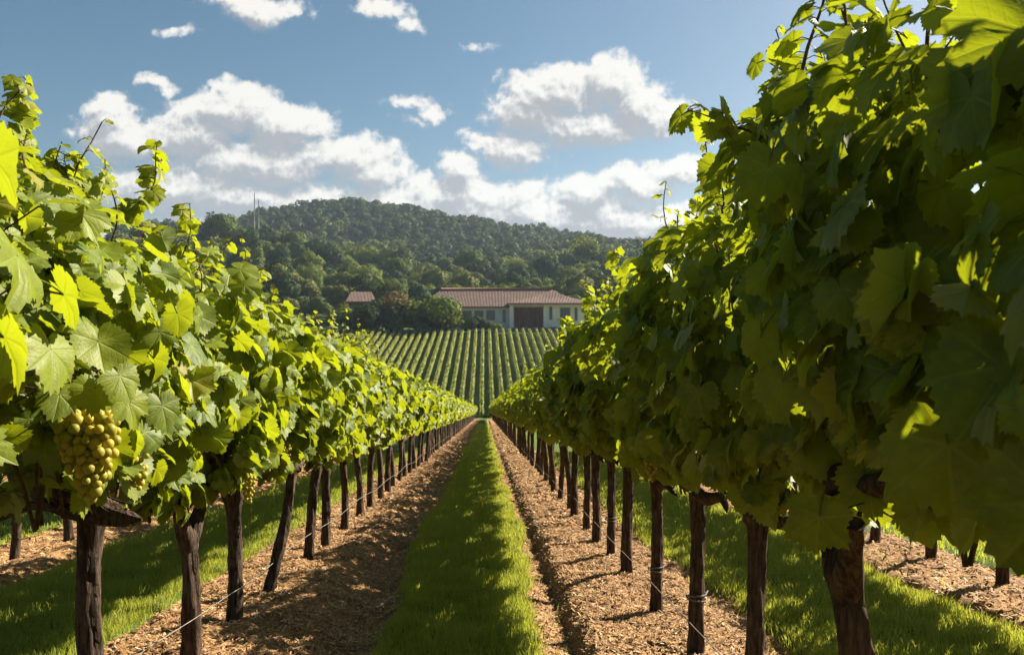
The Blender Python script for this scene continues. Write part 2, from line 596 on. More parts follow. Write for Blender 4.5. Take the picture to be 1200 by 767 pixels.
def lane(x, y):
    """Relief and turf share of the lanes between the vine rows."""
    x, y = np.asarray(x, float), np.asarray(y, float)
    wob = 0.13 * fbm(y * 0.55, x * 0 + 3, 21, 3) + 0.05 * fbm(y * 2.6, x * 0 + 9, 22, 2)
    wob2 = 0.12 * fbm(y * 0.6, x * 0 + 13, 23, 3) + 0.05 * fbm(y * 2.9, x * 0 + 19, 24, 2)
    k = np.floor((x - ROW_L) / PITCH)
    r = (x - ROW_L) - k * PITCH
    mid = k == 0
    lo = np.where(mid, 0.90, 0.58) + wob
    hi = np.where(mid, 1.92, 2.10) + wob2
    g = sstep(r, lo - 0.06, lo + 0.06) * (1 - sstep(r, hi - 0.06, hi + 0.06))
    z = 0.04 * g
    # mulch banks under the vines and the worn tracks beside the turf
    dist = np.minimum(r, PITCH - r)
    bank = np.where(r < PITCH / 2, 1 - sstep(r, 0.28, 0.62), 1 - sstep(PITCH - r, 0.50, 0.62))
    z = z + 0.085 * bank
    track_l = np.exp(-((r - (lo - 0.14)) / 0.14) ** 2) * 0.08
    track_r = np.exp(-((r - 2.08) / 0.10) ** 2) * 0.035
    z = z - np.where(mid, track_l + track_r, 0)
    return z, g, bank


def ground_z(x, y):
    b = base_height(x, y)
    z, g, bank = lane(x, y)
    near = 1 - sstep(np.asarray(y, float), 105, 117)
    rough = (1 - g) * (0.048 * fbm(np.asarray(x) * 3.5, np.asarray(y) * 3.5, 31, 3) + 0.020 * fbm(np.asarray(x) * 14, np.asarray(y) * 14, 35, 3, 0.6)) + g * 0.012 * fbm(np.asarray(x) * 5, np.asarray(y) * 5, 36, 2)
    return b + near * (z + rough)


def gz(x, y):
    return float(ground_z(np.array([x]), np.array([y]))[0])


def build_ground():
    xs = [0.0]
    s = 0.035
    xd = np.arange(-5.0, 5.001, 0.036)
    ext, st, v = [], 0.05, 5.0
    while v < 1500:
        st *= 1.13
        v += st
        ext.append(v)
    ext = np.array(ext)
    X = np.concatenate([-ext[::-1], xd, ext])
    ys = list(np.concatenate([np.array([-60, -40, -25, -15, -9, -6, -4, -2.5, -1.5, -0.7]), np.arange(0, 2.2, 0.15)]))
    v = ys[-1]
    while v < 9:
        v += 0.036
        ys.append(v)
    st = 0.036
    while v < 116:
        st *= 1.014
        v += st
        ys.append(v)
    while v < 250:
        v += 2.0
        ys.append(v)
    while v < 1500:
        v += 16
        ys.append(v)
    Y = np.array(ys)
    gx, gy = np.meshgrid(X, Y)
    Z = ground_z(gx, gy)
    _, g, _ = lane(gx, gy)
    near = gy < 117
    grass = np.where(near, g, 1.0)
    wood = np.maximum(sstep(gy, 205, 235), 0.25 * sstep(gy, 117, 119))
    V = np.stack([gx, gy, Z], -1).reshape(-1, 3)
    nx, ny = len(X), len(Y)
    i, j = np.meshgrid(np.arange(ny - 1), np.arange(nx - 1), indexing="ij")
    F = np.stack([i * nx + j, i * nx + j + 1, (i + 1) * nx + j + 1, (i + 1) * nx + j], -1).reshape(-1, 4)
    me = make_mesh("ground", V, [F], [M_GROUND], None, None, {"grass": grass.ravel(), "wood": wood.ravel()})
    o = obj("ground", me)
    o["kind"] = "structure"


build_ground()

# ------------------------------------------------------------------ leaf templates
VEIN = (0.0, 50.0, 102.0)


def leaf_template(level, seed):
    """A five-lobed, toothed vine leaf: origin at the stalk, tip along +Y, upper side +Z. Returns V, tris, corner uv."""
    rg = np.random.default_rng(seed)
    ka = [0, 12, 27, 40, 50, 62, 77, 90, 101, 115, 135, 155, 168, 178]
    kr = [1.0, .91, .80, .86, .93, .86, .74, .76, .79, .72, .66, .60, .46, .12]
    kr = np.array(kr) * (1 + 0.06 * rg.standard_normal(len(kr)))
    if level == 0:
        half = np.concatenate([np.arange(0, 171, 6.1), [176]])
    elif level == 1:
        half = np.array([0, 13, 27, 39, 50, 63, 77, 100, 132, 166])
    else:
        half = np.array([0, 28, 52, 100, 160])
    rl = np.interp(half, ka, kr)
    if level == 0:
        teeth = np.where(np.arange(len(half)) % 2 == 0, 1.04, 0.93) * (1 + 0.03 * rg.standard_normal(len(half)))
        rl = rl * teeth
    asym = 1 + 0.08 * rg.standard_normal()
    ang = np.concatenate([half, -half[1:][::-1]])
    rad = np.concatenate([rl, rl[1:][::-1] * asym])
    n = len(ang)
    fold, droop, cup, wv = rg.uniform(-0.08, 0.42), rg.uniform(0.05, 0.62), rg.uniform(-0.22, 0.26), rg.uniform(0, 6.28)
    wamp = rg.uniform(0.03, 0.11)

    def zf(a, r):
        th = np.radians(a)
        x, y = r * np.sin(th), r * np.cos(th)
        z = fold * np.abs(x) - droop * np.clip(y, 0, 2) ** 2 * 0.7 + cup * r * r - 0.20 * x * x
        dv = np.min(np.abs(np.abs(a)[:, None] - np.array(VEIN)[None, :]), axis=1)
        z += 0.055 * np.sin(np.clip(dv / 26, 0, 1) * math.pi / 2) * r
        z += wamp * np.sin(3 * th + wv) * r * r + 0.5 * wamp * np.sin(7 * th + 2 * wv) * r ** 3
        return np.stack([x, y, z], -1)

    Vc = np.zeros((1, 3))
    outer = zf(ang, rad)
    if level == 0:
        ring = zf(ang, rad * 0.55)
        V = np.concatenate([Vc, ring, outer])
        A = np.concatenate([[0], ang, ang])
        RR = np.concatenate([[0], rad * .55, rad])
    else:
        V = np.concatenate([Vc, outer])
        A = np.concatenate([[0], ang])
        RR = np.concatenate([[0], rad])
    F = []
    for i in range(n):
        j = (i + 1) % n
        if i == n // 2:   # the open sinus at the stalk
            pass
        if abs(ang[i]) > 150 and abs(ang[j]) > 150 and ang[i] * ang[j] < 0:
            continue
        F.append((0, 1 + j, 1 + i))
        if level == 0:
            F.append((1 + i, 1 + j, 1 + n + j))
            F.append((1 + i, 1 + n + j, 1 + n + i))
    F = np.array(F)
    uv = np.zeros((len(F), 3, 2))
    for k, f in enumerate(F):
        angs = [A[q] for q in f if q != 0]
        am = np.mean(angs)
        v0 = VEIN[int(np.argmin(np.abs(abs(am) - np.array(VEIN))))] * (1 if am >= 0 else -1)
        for c, q in enumerate(f):
            d = math.radians(A[q] - v0)
            uv[k, c] = (RR[q] * math.cos(d), abs(RR[q] * math.sin(d)))
        if 0 in f:
            uv[k, list(f).index(0)] = (0, 0)
    if level == 0:
        st = np.array([(0, 0, 0), (0, -0.35, -0.10), (0, -0.75, -0.34)])
        Vs, Fs, Us, _ = tube(st, [0.028, 0.02, 0.024], 3, cap=False)
        T = np.concatenate([Fs[:, [0, 1, 2]], Fs[:, [0, 2, 3]]])
        uv = np.concatenate([uv, np.zeros((len(T), 3, 2))])
        F = np.concatenate([F, T + len(V)])
        V = np.concatenate([V, Vs])
    # normals must point to +Z
    a, b, c = V[F[:, 0]], V[F[:, 1]], V[F[:, 2]]
    nz = np.cross(b - a, c - a)[:, 2]
    flip = nz < 0
    if level == 0:
        flip[-len(T):] = False
    F[flip] = F[flip][:, ::-1]
    uv[flip] = uv[flip][:, ::-1]
    return V, F, uv


LEAVES = {lv: [leaf_template(lv, 100 * lv + k) for k in range(12)] for lv in (0, 1, 2)}


def frames(nrm, tip):
    nrm = nrm / (np.linalg.norm(nrm, axis=1)[:, None] + 1e-9)
    tip = tip - nrm * np.sum(tip * nrm, axis=1)[:, None]
    tip = tip / (np.linalg.norm(tip, axis=1)[:, None] + 1e-9)
    x = np.cross(tip, nrm)
    return np.stack([x, tip, nrm], axis=2)


def place_leaves(b, level, pos, nrm, tip, size, tint, mat=0, rg=RNG):
    Rm = frames(nrm, tip) * size[:, None, None]
    tid = rg.integers(0, len(LEAVES[level]), len(pos))
    for k, (Vt, Ft, Ut) in enumerate(LEAVES[level]):
        sel = np.nonzero(tid == k)[0]
        if not len(sel):
            continue
        V = np.einsum("nij,mj->nmi", Rm[sel], Vt) + pos[sel][:, None, :]
        F = Ft[None] + (np.arange(len(sel)) * len(Vt))[:, None, None]
        b.add(V.reshape(-1, 3), F.reshape(-1, 3), mat, np.tile(Ut.reshape(-1, 2), (len(sel), 1)), np.repeat(tint[sel], len(Vt)))


def grow_shoot(b, level, p0, p1, rg, n=9, bend=0.08, big=0.085, tip_small=0.35, r0=0.006, canemat=1):
    """A cane from p0 to p1 with leaves getting smaller to the tip."""
    p0, p1 = np.array(p0, float), np.array(p1, float)
    t = np.linspace(0, 1, 10)
    off = rg.standard_normal(3) * bend
    path = p0 + (p1 - p0) * t[:, None] + off * (np.sin(t * math.pi))[:, None] + 0.012 * np.sin(t * 9 + rg.uniform(0, 6))[:, None] * np.array([1, .6, 0])
    add_tube(b, path, np.linspace(r0, r0 * 0.35, 10), 6 if level == 0 else 3, canemat, 0.5)
    tt = np.linspace(0.12, 1.0, n) + rg.uniform(-.03, .03, n)
    pts = np.stack([np.interp(tt, t, path[:, c]) for c in range(3)], -1)
    az = np.arange(n) * math.pi + rg.uniform(-0.9, 0.9, n) + rg.uniform(0, 6.28)
    out = np.stack([np.cos(az), np.sin(az), np.zeros(n)], -1)
    size = big * (1 - (1 - tip_small) * tt ** 1.6) * rg.uniform(0.8, 1.15, n)
    pos = pts + out * (size * 0.75)[:, None]
    nrm = out * 0.5 + np.array([0.25, 0.05, 0.75]) + rg.standard_normal((n, 3)) * 0.3
    tip = out * 1.0 + np.array([0, 0, -0.55]) + rg.standard_normal((n, 3)) * 0.2
    young = np.clip(0.55 + 0.4 * tt + rg.uniform(-.1, .1, n), 0, 0.93)
    place_leaves(b, level, pos, nrm, tip, size, young, 0, rg)
    if level == 0:
        for k in range(n):   # the leaf stalks
            mid = (pts[k] + pos[k]) / 2 + np.array([0, 0, 0.01])
            add_tube(b, [pts[k], mid, pos[k]], 0.0018, 3, canemat, 0.5, cap=False)


def canopy(level, seed, n, smin, smax, half=0.56, top=2.10, bottom=0.90, shoots=0, wide=1.0, gap=0.57):
    rg = np.random.default_rng(seed)
    b = Bag()
    m = int(n * 1.5)
    h = bottom + (top - bottom) * rg.beta(1.15, 1.05, m)
    y = rg.uniform(-half, half, m)
    side = np.where(rg.random(m) < 0.5, 1.0, -1.0)
    w = (0.08 + 0.34 * np.sin(np.clip((h - 0.85) / 1.55, 0, 1) * math.pi)) * wide
    w = w + 0.11 * fbm(y * 2.6 + 11 * side, h * 2.6, seed, 2)
    outer = rg.random(m) < 0.72
    x = side * np.where(outer, w * rg.uniform(0.78, 1.12, m), w * rg.uniform(0, 0.75, m))
    hole = (vnoise(y * 4.5 + 30 * side, h * 4.5 + seed, seed + 3) > gap) & outer
    x = np.where(hole, x * 0.30, x)
    # ragged lower edge
    low = bottom + 0.12 * fbm(y * 4, y * 0 + seed, seed + 4, 2) + 0.03
    keep = np.nonzero(h > low)[0][:n]
    x, y, h, side = x[keep], y[keep], h[keep], side[keep]
    k = len(x)
    upper = sstep(h, top - 0.35, top)
    nrm = np.stack([side * (0.95 - 0.55 * upper), np.zeros(k), 0.30 + 0.35 * rg.random(k) + 0.5 * upper], -1) + rg.standard_normal((k, 3)) * np.array([0.40, 0.70, 0.38])
    tip = np.stack([side * 0.45, np.zeros(k), -np.ones(k) + 0.4 * upper], -1) + rg.standard_normal((k, 3)) * np.array([0.25, 0.55, 0.25])
    size = (smin + (smax - smin) * rg.beta(1.3, 1.2, k)) * np.where(rg.random(k) < 0.2, 0.6, 1.0) * (1 - 0.25 * upper)
    tint = np.clip(rg.beta(2, 2.4, k) * 0.8 + 0.25 * upper + 0.08 * rg.standard_normal(k), 0, 0.9)
    tint = np.where(rg.random(k) < 0.02, 0.98, tint)
    place_leaves(b, level, np.stack([x, y, h], -1), nrm, tip, size, tint, 0, rg)
    # the canes that carry them, running up from the arm
    for q in range(9 if level == 0 else 5 if level == 1 else 0):
        yy = rg.uniform(-half, half)
        t = np.linspace(0, 1, 7)
        path = np.stack([rg.uniform(-.05, .05) + rg.uniform(-.22, .22) * t + 0.02 * np.sin(7 * t + q), yy + rg.uniform(-.12, .12) * t, 0.88 + (top - 1.0) * t], -1)
        add_tube(b, path, np.linspace(0.007, 0.003, 7), 5, 1, 0.5)
    for q in range(shoots):
        y0, x0 = rg.uniform(-half, half), rg.uniform(-.22, .22)
        ln = rg.uniform(0.08, 0.42) * (1.0, 0.75, 0.5)[level]
        grow_shoot(b, level, (x0, y0, top - 0.25), (x0 + rg.uniform(-.12, .12), y0 + rg.uniform(-.15, .15), top + ln), rg, (13, 10, 6)[level], 0.03, rg.uniform(0.050, 0.080) if level < 2 else 0.10)
    return b.mesh("foliage", [M_LEAF if level < 2 else M_LEAF_FAR, M_CANE])


FOL_NEAR = [canopy(0, 500 + k, 740, 0.062, 0.116, shoots=9, top=2.06) for k in range(7)]
FOL_MID = [canopy(1, 600 + k, 540, 0.066, 0.114, shoots=7, top=1.98) for k in range(5)]
FOL_FAR = [canopy(2, 700 + k, 340, 0.085, 0.135, shoots=4, top=1.97) for k in range(4)]


# ------------------------------------------------------------------ vine wood
def trunk_mesh(seed, r=0.048, lean=(0, 0), bend=0.03, height=0.88, segs=20, rings=34, fork=None, knob=0.0):
    rg = np.random.default_rng(seed)
    b = Bag()
    t = np.linspace(0, 1, rings)
    ph = rg.uniform(0, 6.28)
    x = lean[0] * t ** 1.2 + bend * np.sin(t * 3.3 + ph) * t
    y = lean[1] * t ** 1.2 + bend * np.cos(t * 2.7 + ph) * t
    rad = 0.9 * r * (1 + 0.35 * np.exp(-t * 9) - 0.12 * t + 0.28 * np.exp(-((t - 1) / 0.10) ** 2) + knob * np.exp(-((t - 0.93) / 0.09) ** 2))
    end = 1.0 if fork is None else 0.86
    path = np.stack([x, y, -0.08 + (height + 0.08) * t], -1)
    if fork is None:
        add_tube(b, path, rad, segs, 0, 0.5, 0.34, seed, 5)
    else:
        m = int(rings * 0.84)
        add_tube(b, path[:m], rad[:m] * np.sqrt(np.clip(1.06 - np.clip((np.arange(m) - m + 5) / 5.0, 0, 1) ** 2.5, 0, 1)), segs, 0, 0.5, 0.34, seed, 5)
        for dx, dy in fork:
            tt = np.linspace(0, 1, 10)
            p = path[m - 5] + np.stack([dx * tt, dy * tt, 0.24 * tt], -1)
            add_tube(b, p, r * np.linspace(0.86, 0.55, 10), max(8, segs - 6), 0, 0.5, 0.26, seed + 3, 4)
    return b.mesh("trunk", [M_BARK]), path[-1]


def arm_mesh(seed, p0, along, r=0.034, rise=0.06, segs=12, rings=16, rough=0.32):
    rg = np.random.default_rng(seed)
    b = Bag()
    t = np.linspace(0, 1, rings)
    path = np.stack([p0[0] + along[0] * t + 0.02 * np.sin(6 * t + seed), p0[1] + along[1] * t, p0[2] - 0.03 + rise * np.sin(t * 2.2) + 0.012 * np.sin(11 * t)], -1)
    add_tube(b, path, r * (1.15 - 0.45 * t) * np.sqrt(np.clip(1.04 - t ** 3, 0, 1)), segs, 0, 0.5, rough, seed, 4)
    return b.mesh("cordon", [M_BARK])


def ico(sub):
    import bmesh
    bm = bmesh.new()
    bmesh.ops.create_icosphere(bm, subdivisions=sub, radius=1.0)
    V = np.array([v.co[:] for v in bm.verts])
    F = np.array([[v.index for v in f.verts] for f in bm.faces])
    bm.free()
    return V, F


ICO2, ICO3 = ico(2), ico(3)


def bunch_mesh(seed, n, length, width, r, tmpl):
    """Grapes packed on the outside of a tapering bunch, with its stalk."""
    rg = np.random.default_rng(seed)
    b = Bag()
    P = []
    tries = 0
    while len(P) < n and tries < 9000:
        tries += 1
        t = rg.beta(1.1, 1.35)
        w = width * (1 - t) ** 0.55 * (0.55 + 0.45 * min(1, t * 6)) * rg.uniform(0.55, 1.0)
        a = rg.uniform(0, 6.28)
        p = np.array([w * math.cos(a), w * math.sin(a), -0.03 - t * length])
        if all(np.sum((p - q) ** 2) > (1.55 * r) ** 2 for q in P):
            P.append(p)
    for p in P:
        s = r * rg.uniform(0.74, 1.16)
        b.add(tmpl[0] * s * np.array([1, 1, 1.08]) + p, tmpl[1], 0, None, float(np.clip(rg.normal(0.45, 0.25), 0, 1)))
    add_tube(b, [(0, 0, 0.06), (0.006, 0, 0), (0, 0.004, -length * 0.5), (0, 0, -length * 0.8)], [0.004, 0.004, 0.003, 0.002], 5, 1)
    return b.mesh("grape_bunch", [M_BERRY, M_CANE])


BUNCH_BIG = bunch_mesh(3, 130, 0.25, 0.085, 0.0145, ICO3)
BUNCH = [bunch_mesh(20 + k, 42, 0.15, 0.045, 0.011, ICO2) for k in range(3)]


def tie_mesh(seed, r):
    rg = np.random.default_rng(seed)
    b = Bag()
    a = np.linspace(0, 4.4 * math.pi, 46)
    add_tube(b, np.stack([(r + 0.006) * np.cos(a), (r + 0.006) * np.sin(a), 0.03 * a / 13.8 + 0.012 * np.sin(a * 0.7)], -1), 0.0045, 5)
    add_tube(b, [(r, 0, 0.02), (r + 0.03, 0.05, 0.03), (r + 0.02, 0.11, -0.02)], 0.004, 5)
    return b.mesh("wire_tie", [M_TIE])


M_WIRE = simple_mat("galvanised_wire", (0.22, 0.20, 0.17), 0.55, 0.4, 0.3, 0.4, 12)

M_TIE = simple_mat("weathered_tie", (0.14, 0.12, 0.10), 0.8, 0.2, 0.0, 0.4, 12)
TRUNK_MID = [trunk_mesh(900 + k, 0.043 + 0.004 * (k % 3), (0.02 * (k - 2), 0.05 * ((k * 2) % 3 - 1)), 0.03, 0.88, 12, 18, knob=0.3 * (k % 2))[0] for k in range(5)]
TRUNK_FAR = [trunk_mesh(920 + k, 0.045, (0.02, 0.03 * (k - 1)), 0.03, 0.90, 7, 8)[0] for k in range(3)]

ROWS = {}


def row_height(x, y):
    return 0.905 if x < 0 else (1.0 if y < 3 else 0.96 if y < 5 else 0.915)


def vine(x, y, label, group=None, level=1, k=0, fol=None, trunk=None, flip=False, tall=1.0, fz=0.07):
    z = gz(x, y) - 0.01 if y < 40 else float(base_height(np.array([x]), np.array([y]))[0]) + 0.07
    t = thing("grapevine", label, "grapevine", (x, y, z), 0, group)
    if fol is None:
        fol = (FOL_NEAR, FOL_MID, FOL_FAR)[level]
        fol = fol[k % len(fol)]
    f = obj("foliage", fol, t, (0, 0, fz + (0.05 if x > 0 else 0)), math.pi if flip else 0)
    s = 1.0 + 0.06 * math.sin(k * 2.4 + x)
    f.scale = (1.0, 1.0, (0.5 + 0.5 * s) * tall * row_height(x, y))
    if trunk is None:
        tr = TRUNK_FAR if level == 2 else TRUNK_MID
        trunk = tr[(k * 3 + 1) % len(tr)]
        obj("trunk", trunk, t, rz=1.7 * k)
    return t


def near_vine(x, y, label, k, r=0.048, lean=(0, 0), bend=0.03, fork=None, knob=0.0, arms=True, bunches=0, tie=None, flip=False, level=0, armr=0.034, height=0.88, fz=0.07, tall=1.0):
    t = vine(x, y, label, None, level, k, flip=flip, trunk=False, fz=fz, tall=tall)
    me, topp = trunk_mesh(1000 + k + int(x > 0) * 50, r, lean, bend, height, 22, 40, fork, knob)
    obj("trunk", me, t)
    if arms:
        obj("cordon", arm_mesh(40 + k, topp, (0.0, 0.50), armr), t)
        obj("cordon", arm_mesh(60 + k, topp, (0.0, -0.50), armr), t)
    for q in range(bunches):
        rg = np.random.default_rng(k * 31 + q)
        sx = -1 if x > 0 else 1
        obj("grape_bunch", BUNCH[(q + k) % 3], t, (sx * rg.uniform(0.12, 0.30), rg.uniform(-0.4, 0.4), rg.uniform(0.92, 1.12)))
    if tie:
        o = obj("wire_tie", tie_mesh(k, r * 1.05), t, (lean[0] * 0.25, lean[1] * 0.25, tie))
    return t


SUN, SHADE = "the sunlit row", "the shaded row"
# --- the sunlit row (its lit face towards the grass lane)
near_vine(ROW_L, 0.2, "vine of the sunlit row standing beside the camera, before the blurred one", 5, arms=True)
near_vine(ROW_L, 1.2, "vine of the sunlit row with big blurred bright leaves at the picture's edge", 0, fz=0.46, tall=0.82, arms=False, height=1.2)
near_vine(ROW_L, 2.2, "sunlit vine with tall upright shoot, just before the vine with thick gnarled arm", 1, flip=True, fz=0.52, arms=False, tall=0.80, height=1.25)
hero = near_vine(ROW_L, 3.25, "sunlit vine with thick gnarled woody arm and a big yellow grape bunch", 2, r=0.053, arms=False, bend=0.02, fz=0.17, height=0.93)
b = Bag()
tt = np.linspace(0, 1, 46)
p = np.stack([-0.56 + 0.80 * tt, 0.02 - 0.10 * tt + 0.03 * np.sin(5 * tt), 0.925 + 0.075 * np.sin(tt * 2.9 + 0.1) - 0.02 * np.sin(9 * tt)], -1)
add_tube(b, p, 0.062 * (0.92 + 0.38 * np.exp(-((tt - 0.62) / 0.16) ** 2) - 0.15 * tt) * np.clip(1.02 - np.clip((tt - 0.72) / 0.28, 0, 1) ** 2.2 * 0.92, 0, 1), 34, 0, 0.5, 0.42, 77, 7)
for q in range(16):   # peeling strips wound round the arm
    rg = np.random.default_rng(300 + q)
    s0, s1 = rg.uniform(0, 0.5), rg.uniform(0.55, 1.0)
    u = np.linspace(s0, s1, 24)
    c = np.stack([np.interp(u, tt, p[:, i]) for i in range(3)], -1)
    a = rg.uniform(0, 6.28) + u * rg.uniform(1.5, 4.5)
    rr = 0.062 * (0.98 + 0.38 * np.exp(-((u - 0.62) / 0.16) ** 2) - 0.15 * u)
    c = c + np.stack([0 * u, np.cos(a) * rr, np.sin(a) * rr], -1)
    add_tube(b, c, rg.uniform(0.006, 0.012) * np.sin(np.linspace(0.15, 3.0, 24)), 6, 0, 0.5, 0.3, q)
obj("cordon", b.mesh("cordon", [M_BARK]), hero)
gb0 = spot(105, 472, 2.45) - hero.location
obj("grape_bunch", BUNCH_BIG, hero, gb0, 0.4, (1.12, 1.12, 1.08))
gb1 = spot(160, 510, 2.85) - hero.location
obj("grape_bunch", BUNCH[1], hero, gb1, 0.4, (1.15, 1.15, 1.1))
near_vine(ROW_L, 4.31, "sunlit vine on a forked trunk, next beyond the vine with gnarled arm", 3, r=0.052, fork=[(0.03, 0.13), (-0.02, -0.12)], bend=0.015, bunches=2, flip=True)
near_vine(ROW_L, 5.05, "sunlit vine with straight thick trunk ending in a dark swollen head", 4, r=0.050, knob=0.55, bend=0.012, bunches=1)
near_vine(ROW_L, 5.79, "sunlit vine on a slanting trunk that leans towards the hill", 5, r=0.042, lean=(0.16, 0.30), bend=0.045, flip=True)
near_vine(ROW_L, 7.11, "sunlit vine with flared foot, just beyond the slanting trunk", 6, r=0.046, lean=(0.10, 0.04), bend=0.02, bunches=1)
near_vine(ROW_L, 7.92, "sunlit vine with straight trunk and broad dark head, second beyond the slanting trunk", 7, r=0.047, knob=0.4, bend=0.012, flip=True)
near_vine(ROW_L, 8.99, "sunlit vine with slim straight trunk, third beyond the slanting trunk", 8, r=0.043, bend=0.02)
near_vine(ROW_L, 10.1, "sunlit vine with slightly bowed trunk, fourth beyond the slanting trunk", 9, r=0.044, lean=(-0.05, 0.02), flip=True)
# --- the shaded row
near_vine(ROW_R, 0.3, "vine of the shaded row standing beside the camera, out past the huge leaves", 3)
near_vine(ROW_R, 1.3, "vine of the shaded row whose huge dark blurred leaves crowd the picture's edge", 2, flip=True, arms=False)
near_vine(ROW_R, 2.26, "shaded vine on a thick leaning trunk with furrowed bark under a tall shoot", 0, r=0.053, lean=(-0.13, -0.04), bend=0.015, armr=0.036, fork=[(-0.02, 0.16), (-0.05, -0.14)], height=1.16)
near_vine(ROW_R, 3.29, "shaded vine with wire looped low round its trunk, just beyond the leaning one", 1, r=0.042, bend=0.01, tie=0.20, flip=True)
near_vine(ROW_R, 4.22, "shaded vine with a bundled wire tie round its rough trunk", 6, r=0.044, bend=0.012, tie=0.30, bunches=1)
near_vine(ROW_R, 5.22, "shaded vine with tall straight trunk, just beyond the bundled wire tie", 4, r=0.042, bend=0.012, tie=0.28, flip=True)
near_vine(ROW_R, 6.3, "shaded vine with short stout trunk, second beyond the bundled wire tie", 5, r=0.047, bend=0.012)
near_vine(ROW_R, 7.1, "shaded vine with narrow trunk, third beyond the bundled wire tie", 8, r=0.040, bend=0.012, flip=True, tie=0.3)
near_vine(ROW_R, 8.0, "shaded vine with even trunk, fourth beyond the bundled wire tie", 9, r=0.044, bend=0.015)
near_vine(ROW_R, 8.8, "shaded vine with tapering trunk, fifth beyond the bundled wire tie", 10, r=0.043, bend=0.015, flip=True)

for x, y0, who in ((ROW_L, 11.1, "sunlit"), (ROW_R, 9.8, "shaded")):
    y, k = y0, 0
    while y < 115:
        lvl = 1 if y < 27 else 2
        vine(x + random.uniform(-.03, .03), y, f"slim dark-trunked vine farther down the {who} row", f"vines farther down the {who} row", lvl, k + int(x > 0) * 2, flip=bool((k * 7 // 3) % 2))
        y += random.uniform(0.92, 1.08) if y < 60 else 1.04
        k += 1
# --- the rows on either side, seen under the leaves
for x, lab, grp in ((ROW_L - PITCH, "vine in the neighbouring row beyond the sunlit row, seen under its leaves", "vines in the row beyond the sunlit row"),
                    (ROW_R + PITCH + 0.08, "vine in the neighbouring row beyond the shaded row, seen under its leaves", "vines in the row beyond the shaded row")):
    for k in range(26):
        vine(x + random.uniform(-.03, .03), (0.9 if x > 0 else 3.4) + k * 1.0 + random.uniform(-.06, .06), lab, grp, 1 if k < 14 else 2, k, flip=bool(k % 2), tall=0.86 if x > 0 else 1.0)

# --- long single shoots that stand out against the sky
def lone_shoot(parent_xy, p0, p1, seed, n=11, big=0.085, r0=0.007, bend=0.05, small=0.5):
    b = Bag()
    rg = np.random.default_rng(seed)
    o = None
    for ob in COL.objects:
        if ob.name.startswith("grapevine") and abs(ob.location.x - parent_xy[0]) < 0.01 and abs(ob.location.y - parent_xy[1]) < 0.02:
            o = ob
    L = np.array(o.location)
    grow_shoot(b, 0, np.array(p0) - L, np.array(p1) - L, rg, n, bend, big, small, r0)
    obj("shoot", b.mesh("shoot", [M_LEAF, M_CANE]), o)


lone_shoot((ROW_R, 2.26), spot(918, 200, 2.35), spot(966, -20, 2.25), 1, 26, 0.085, 0.009, 0.02, 0.55)
lone_shoot((ROW_R, 2.26), spot(900, 160, 2.35), spot(806, 128, 2.25), 2, 10, 0.075, 0.005, 0.02, 0.8)
lone_shoot((ROW_R, 2.26), spot(950, 130, 2.35), spot(1010, 25, 2.3), 3, 14, 0.08, 0.006, 0.03, 0.7)
lone_shoot((ROW_R, 2.26), spot(880, 190, 2.5), spot(905, 75, 2.45), 13, 12, 0.075, 0.006, 0.03, 0.7)
lone_shoot((ROW_R, 3.29), spot(850, 250, 2.9), spot(858, 165, 2.9), 9, 12, 0.075, 0.005, 0.03, 0.6)
lone_shoot((ROW_R, 4.22), spot(805, 300, 3.9), spot(815, 232, 3.9), 14, 10, 0.075, 0.005, 0.03, 0.6)
for yy, xx, h0, h1, sd in ((5.22, 0.95, 1.85, 2.38, 31), (6.3, 0.90, 1.80, 2.30, 32), (7.1, 1.0, 1.8, 2.42, 33), (8.0, 0.92, 1.8, 2.25, 34), (8.8, 1.0, 1.8, 2.36, 35)):
    g0 = gz(ROW_R, yy)
    lone_shoot((ROW_R, yy), (xx, yy, g0 + h0), (xx - 0.10, yy - 0.12 + 0.05 * (sd % 3), g0 + h1), sd, 12, 0.078, 0.005, 0.03, 0.65)
lone_shoot((ROW_L, 2.2), spot(35, 230, 2.7), spot(22, 92, 2.6), 4, 34, 0.062, 0.004, 0.015, 0.6)
lone_shoot((ROW_L, 3.25), spot(85, 260, 3.0), spot(80, 180, 3.0), 5, 26, 0.075, 0.0035, 0.02, 0.7)
lone_shoot((ROW_L, 3.25), spot(110, 270, 3.0), spot(125, 200, 3.0), 15, 14, 0.065, 0.005, 0.03, 0.6)
lone_shoot((ROW_L, 4.31), spot(135, 260, 3.7), spot(188, 168, 3.6), 6, 24, 0.062, 0.006, 0.02, 0.85)
lone_shoot((ROW_L, 5.05), spot(205, 350, 4.3), spot(225, 238, 4.2), 7, 18, 0.075, 0.006, 0.04, 0.65)
lone_shoot((ROW_L, 5.05), spot(190, 330, 4.3), spot(180, 262, 4.2), 17, 12, 0.07, 0.006, 0.04, 0.65)
lone_shoot((ROW_L, 5.79), spot(255, 350, 5.0), spot(270, 280, 5.0), 8, 14, 0.075, 0.006, 0.04, 0.65)
lone_shoot((ROW_L, 7.11), spot(300, 370, 6.0), spot(306, 318, 6.0), 18, 11, 0.075, 0.006, 0.04, 0.65)


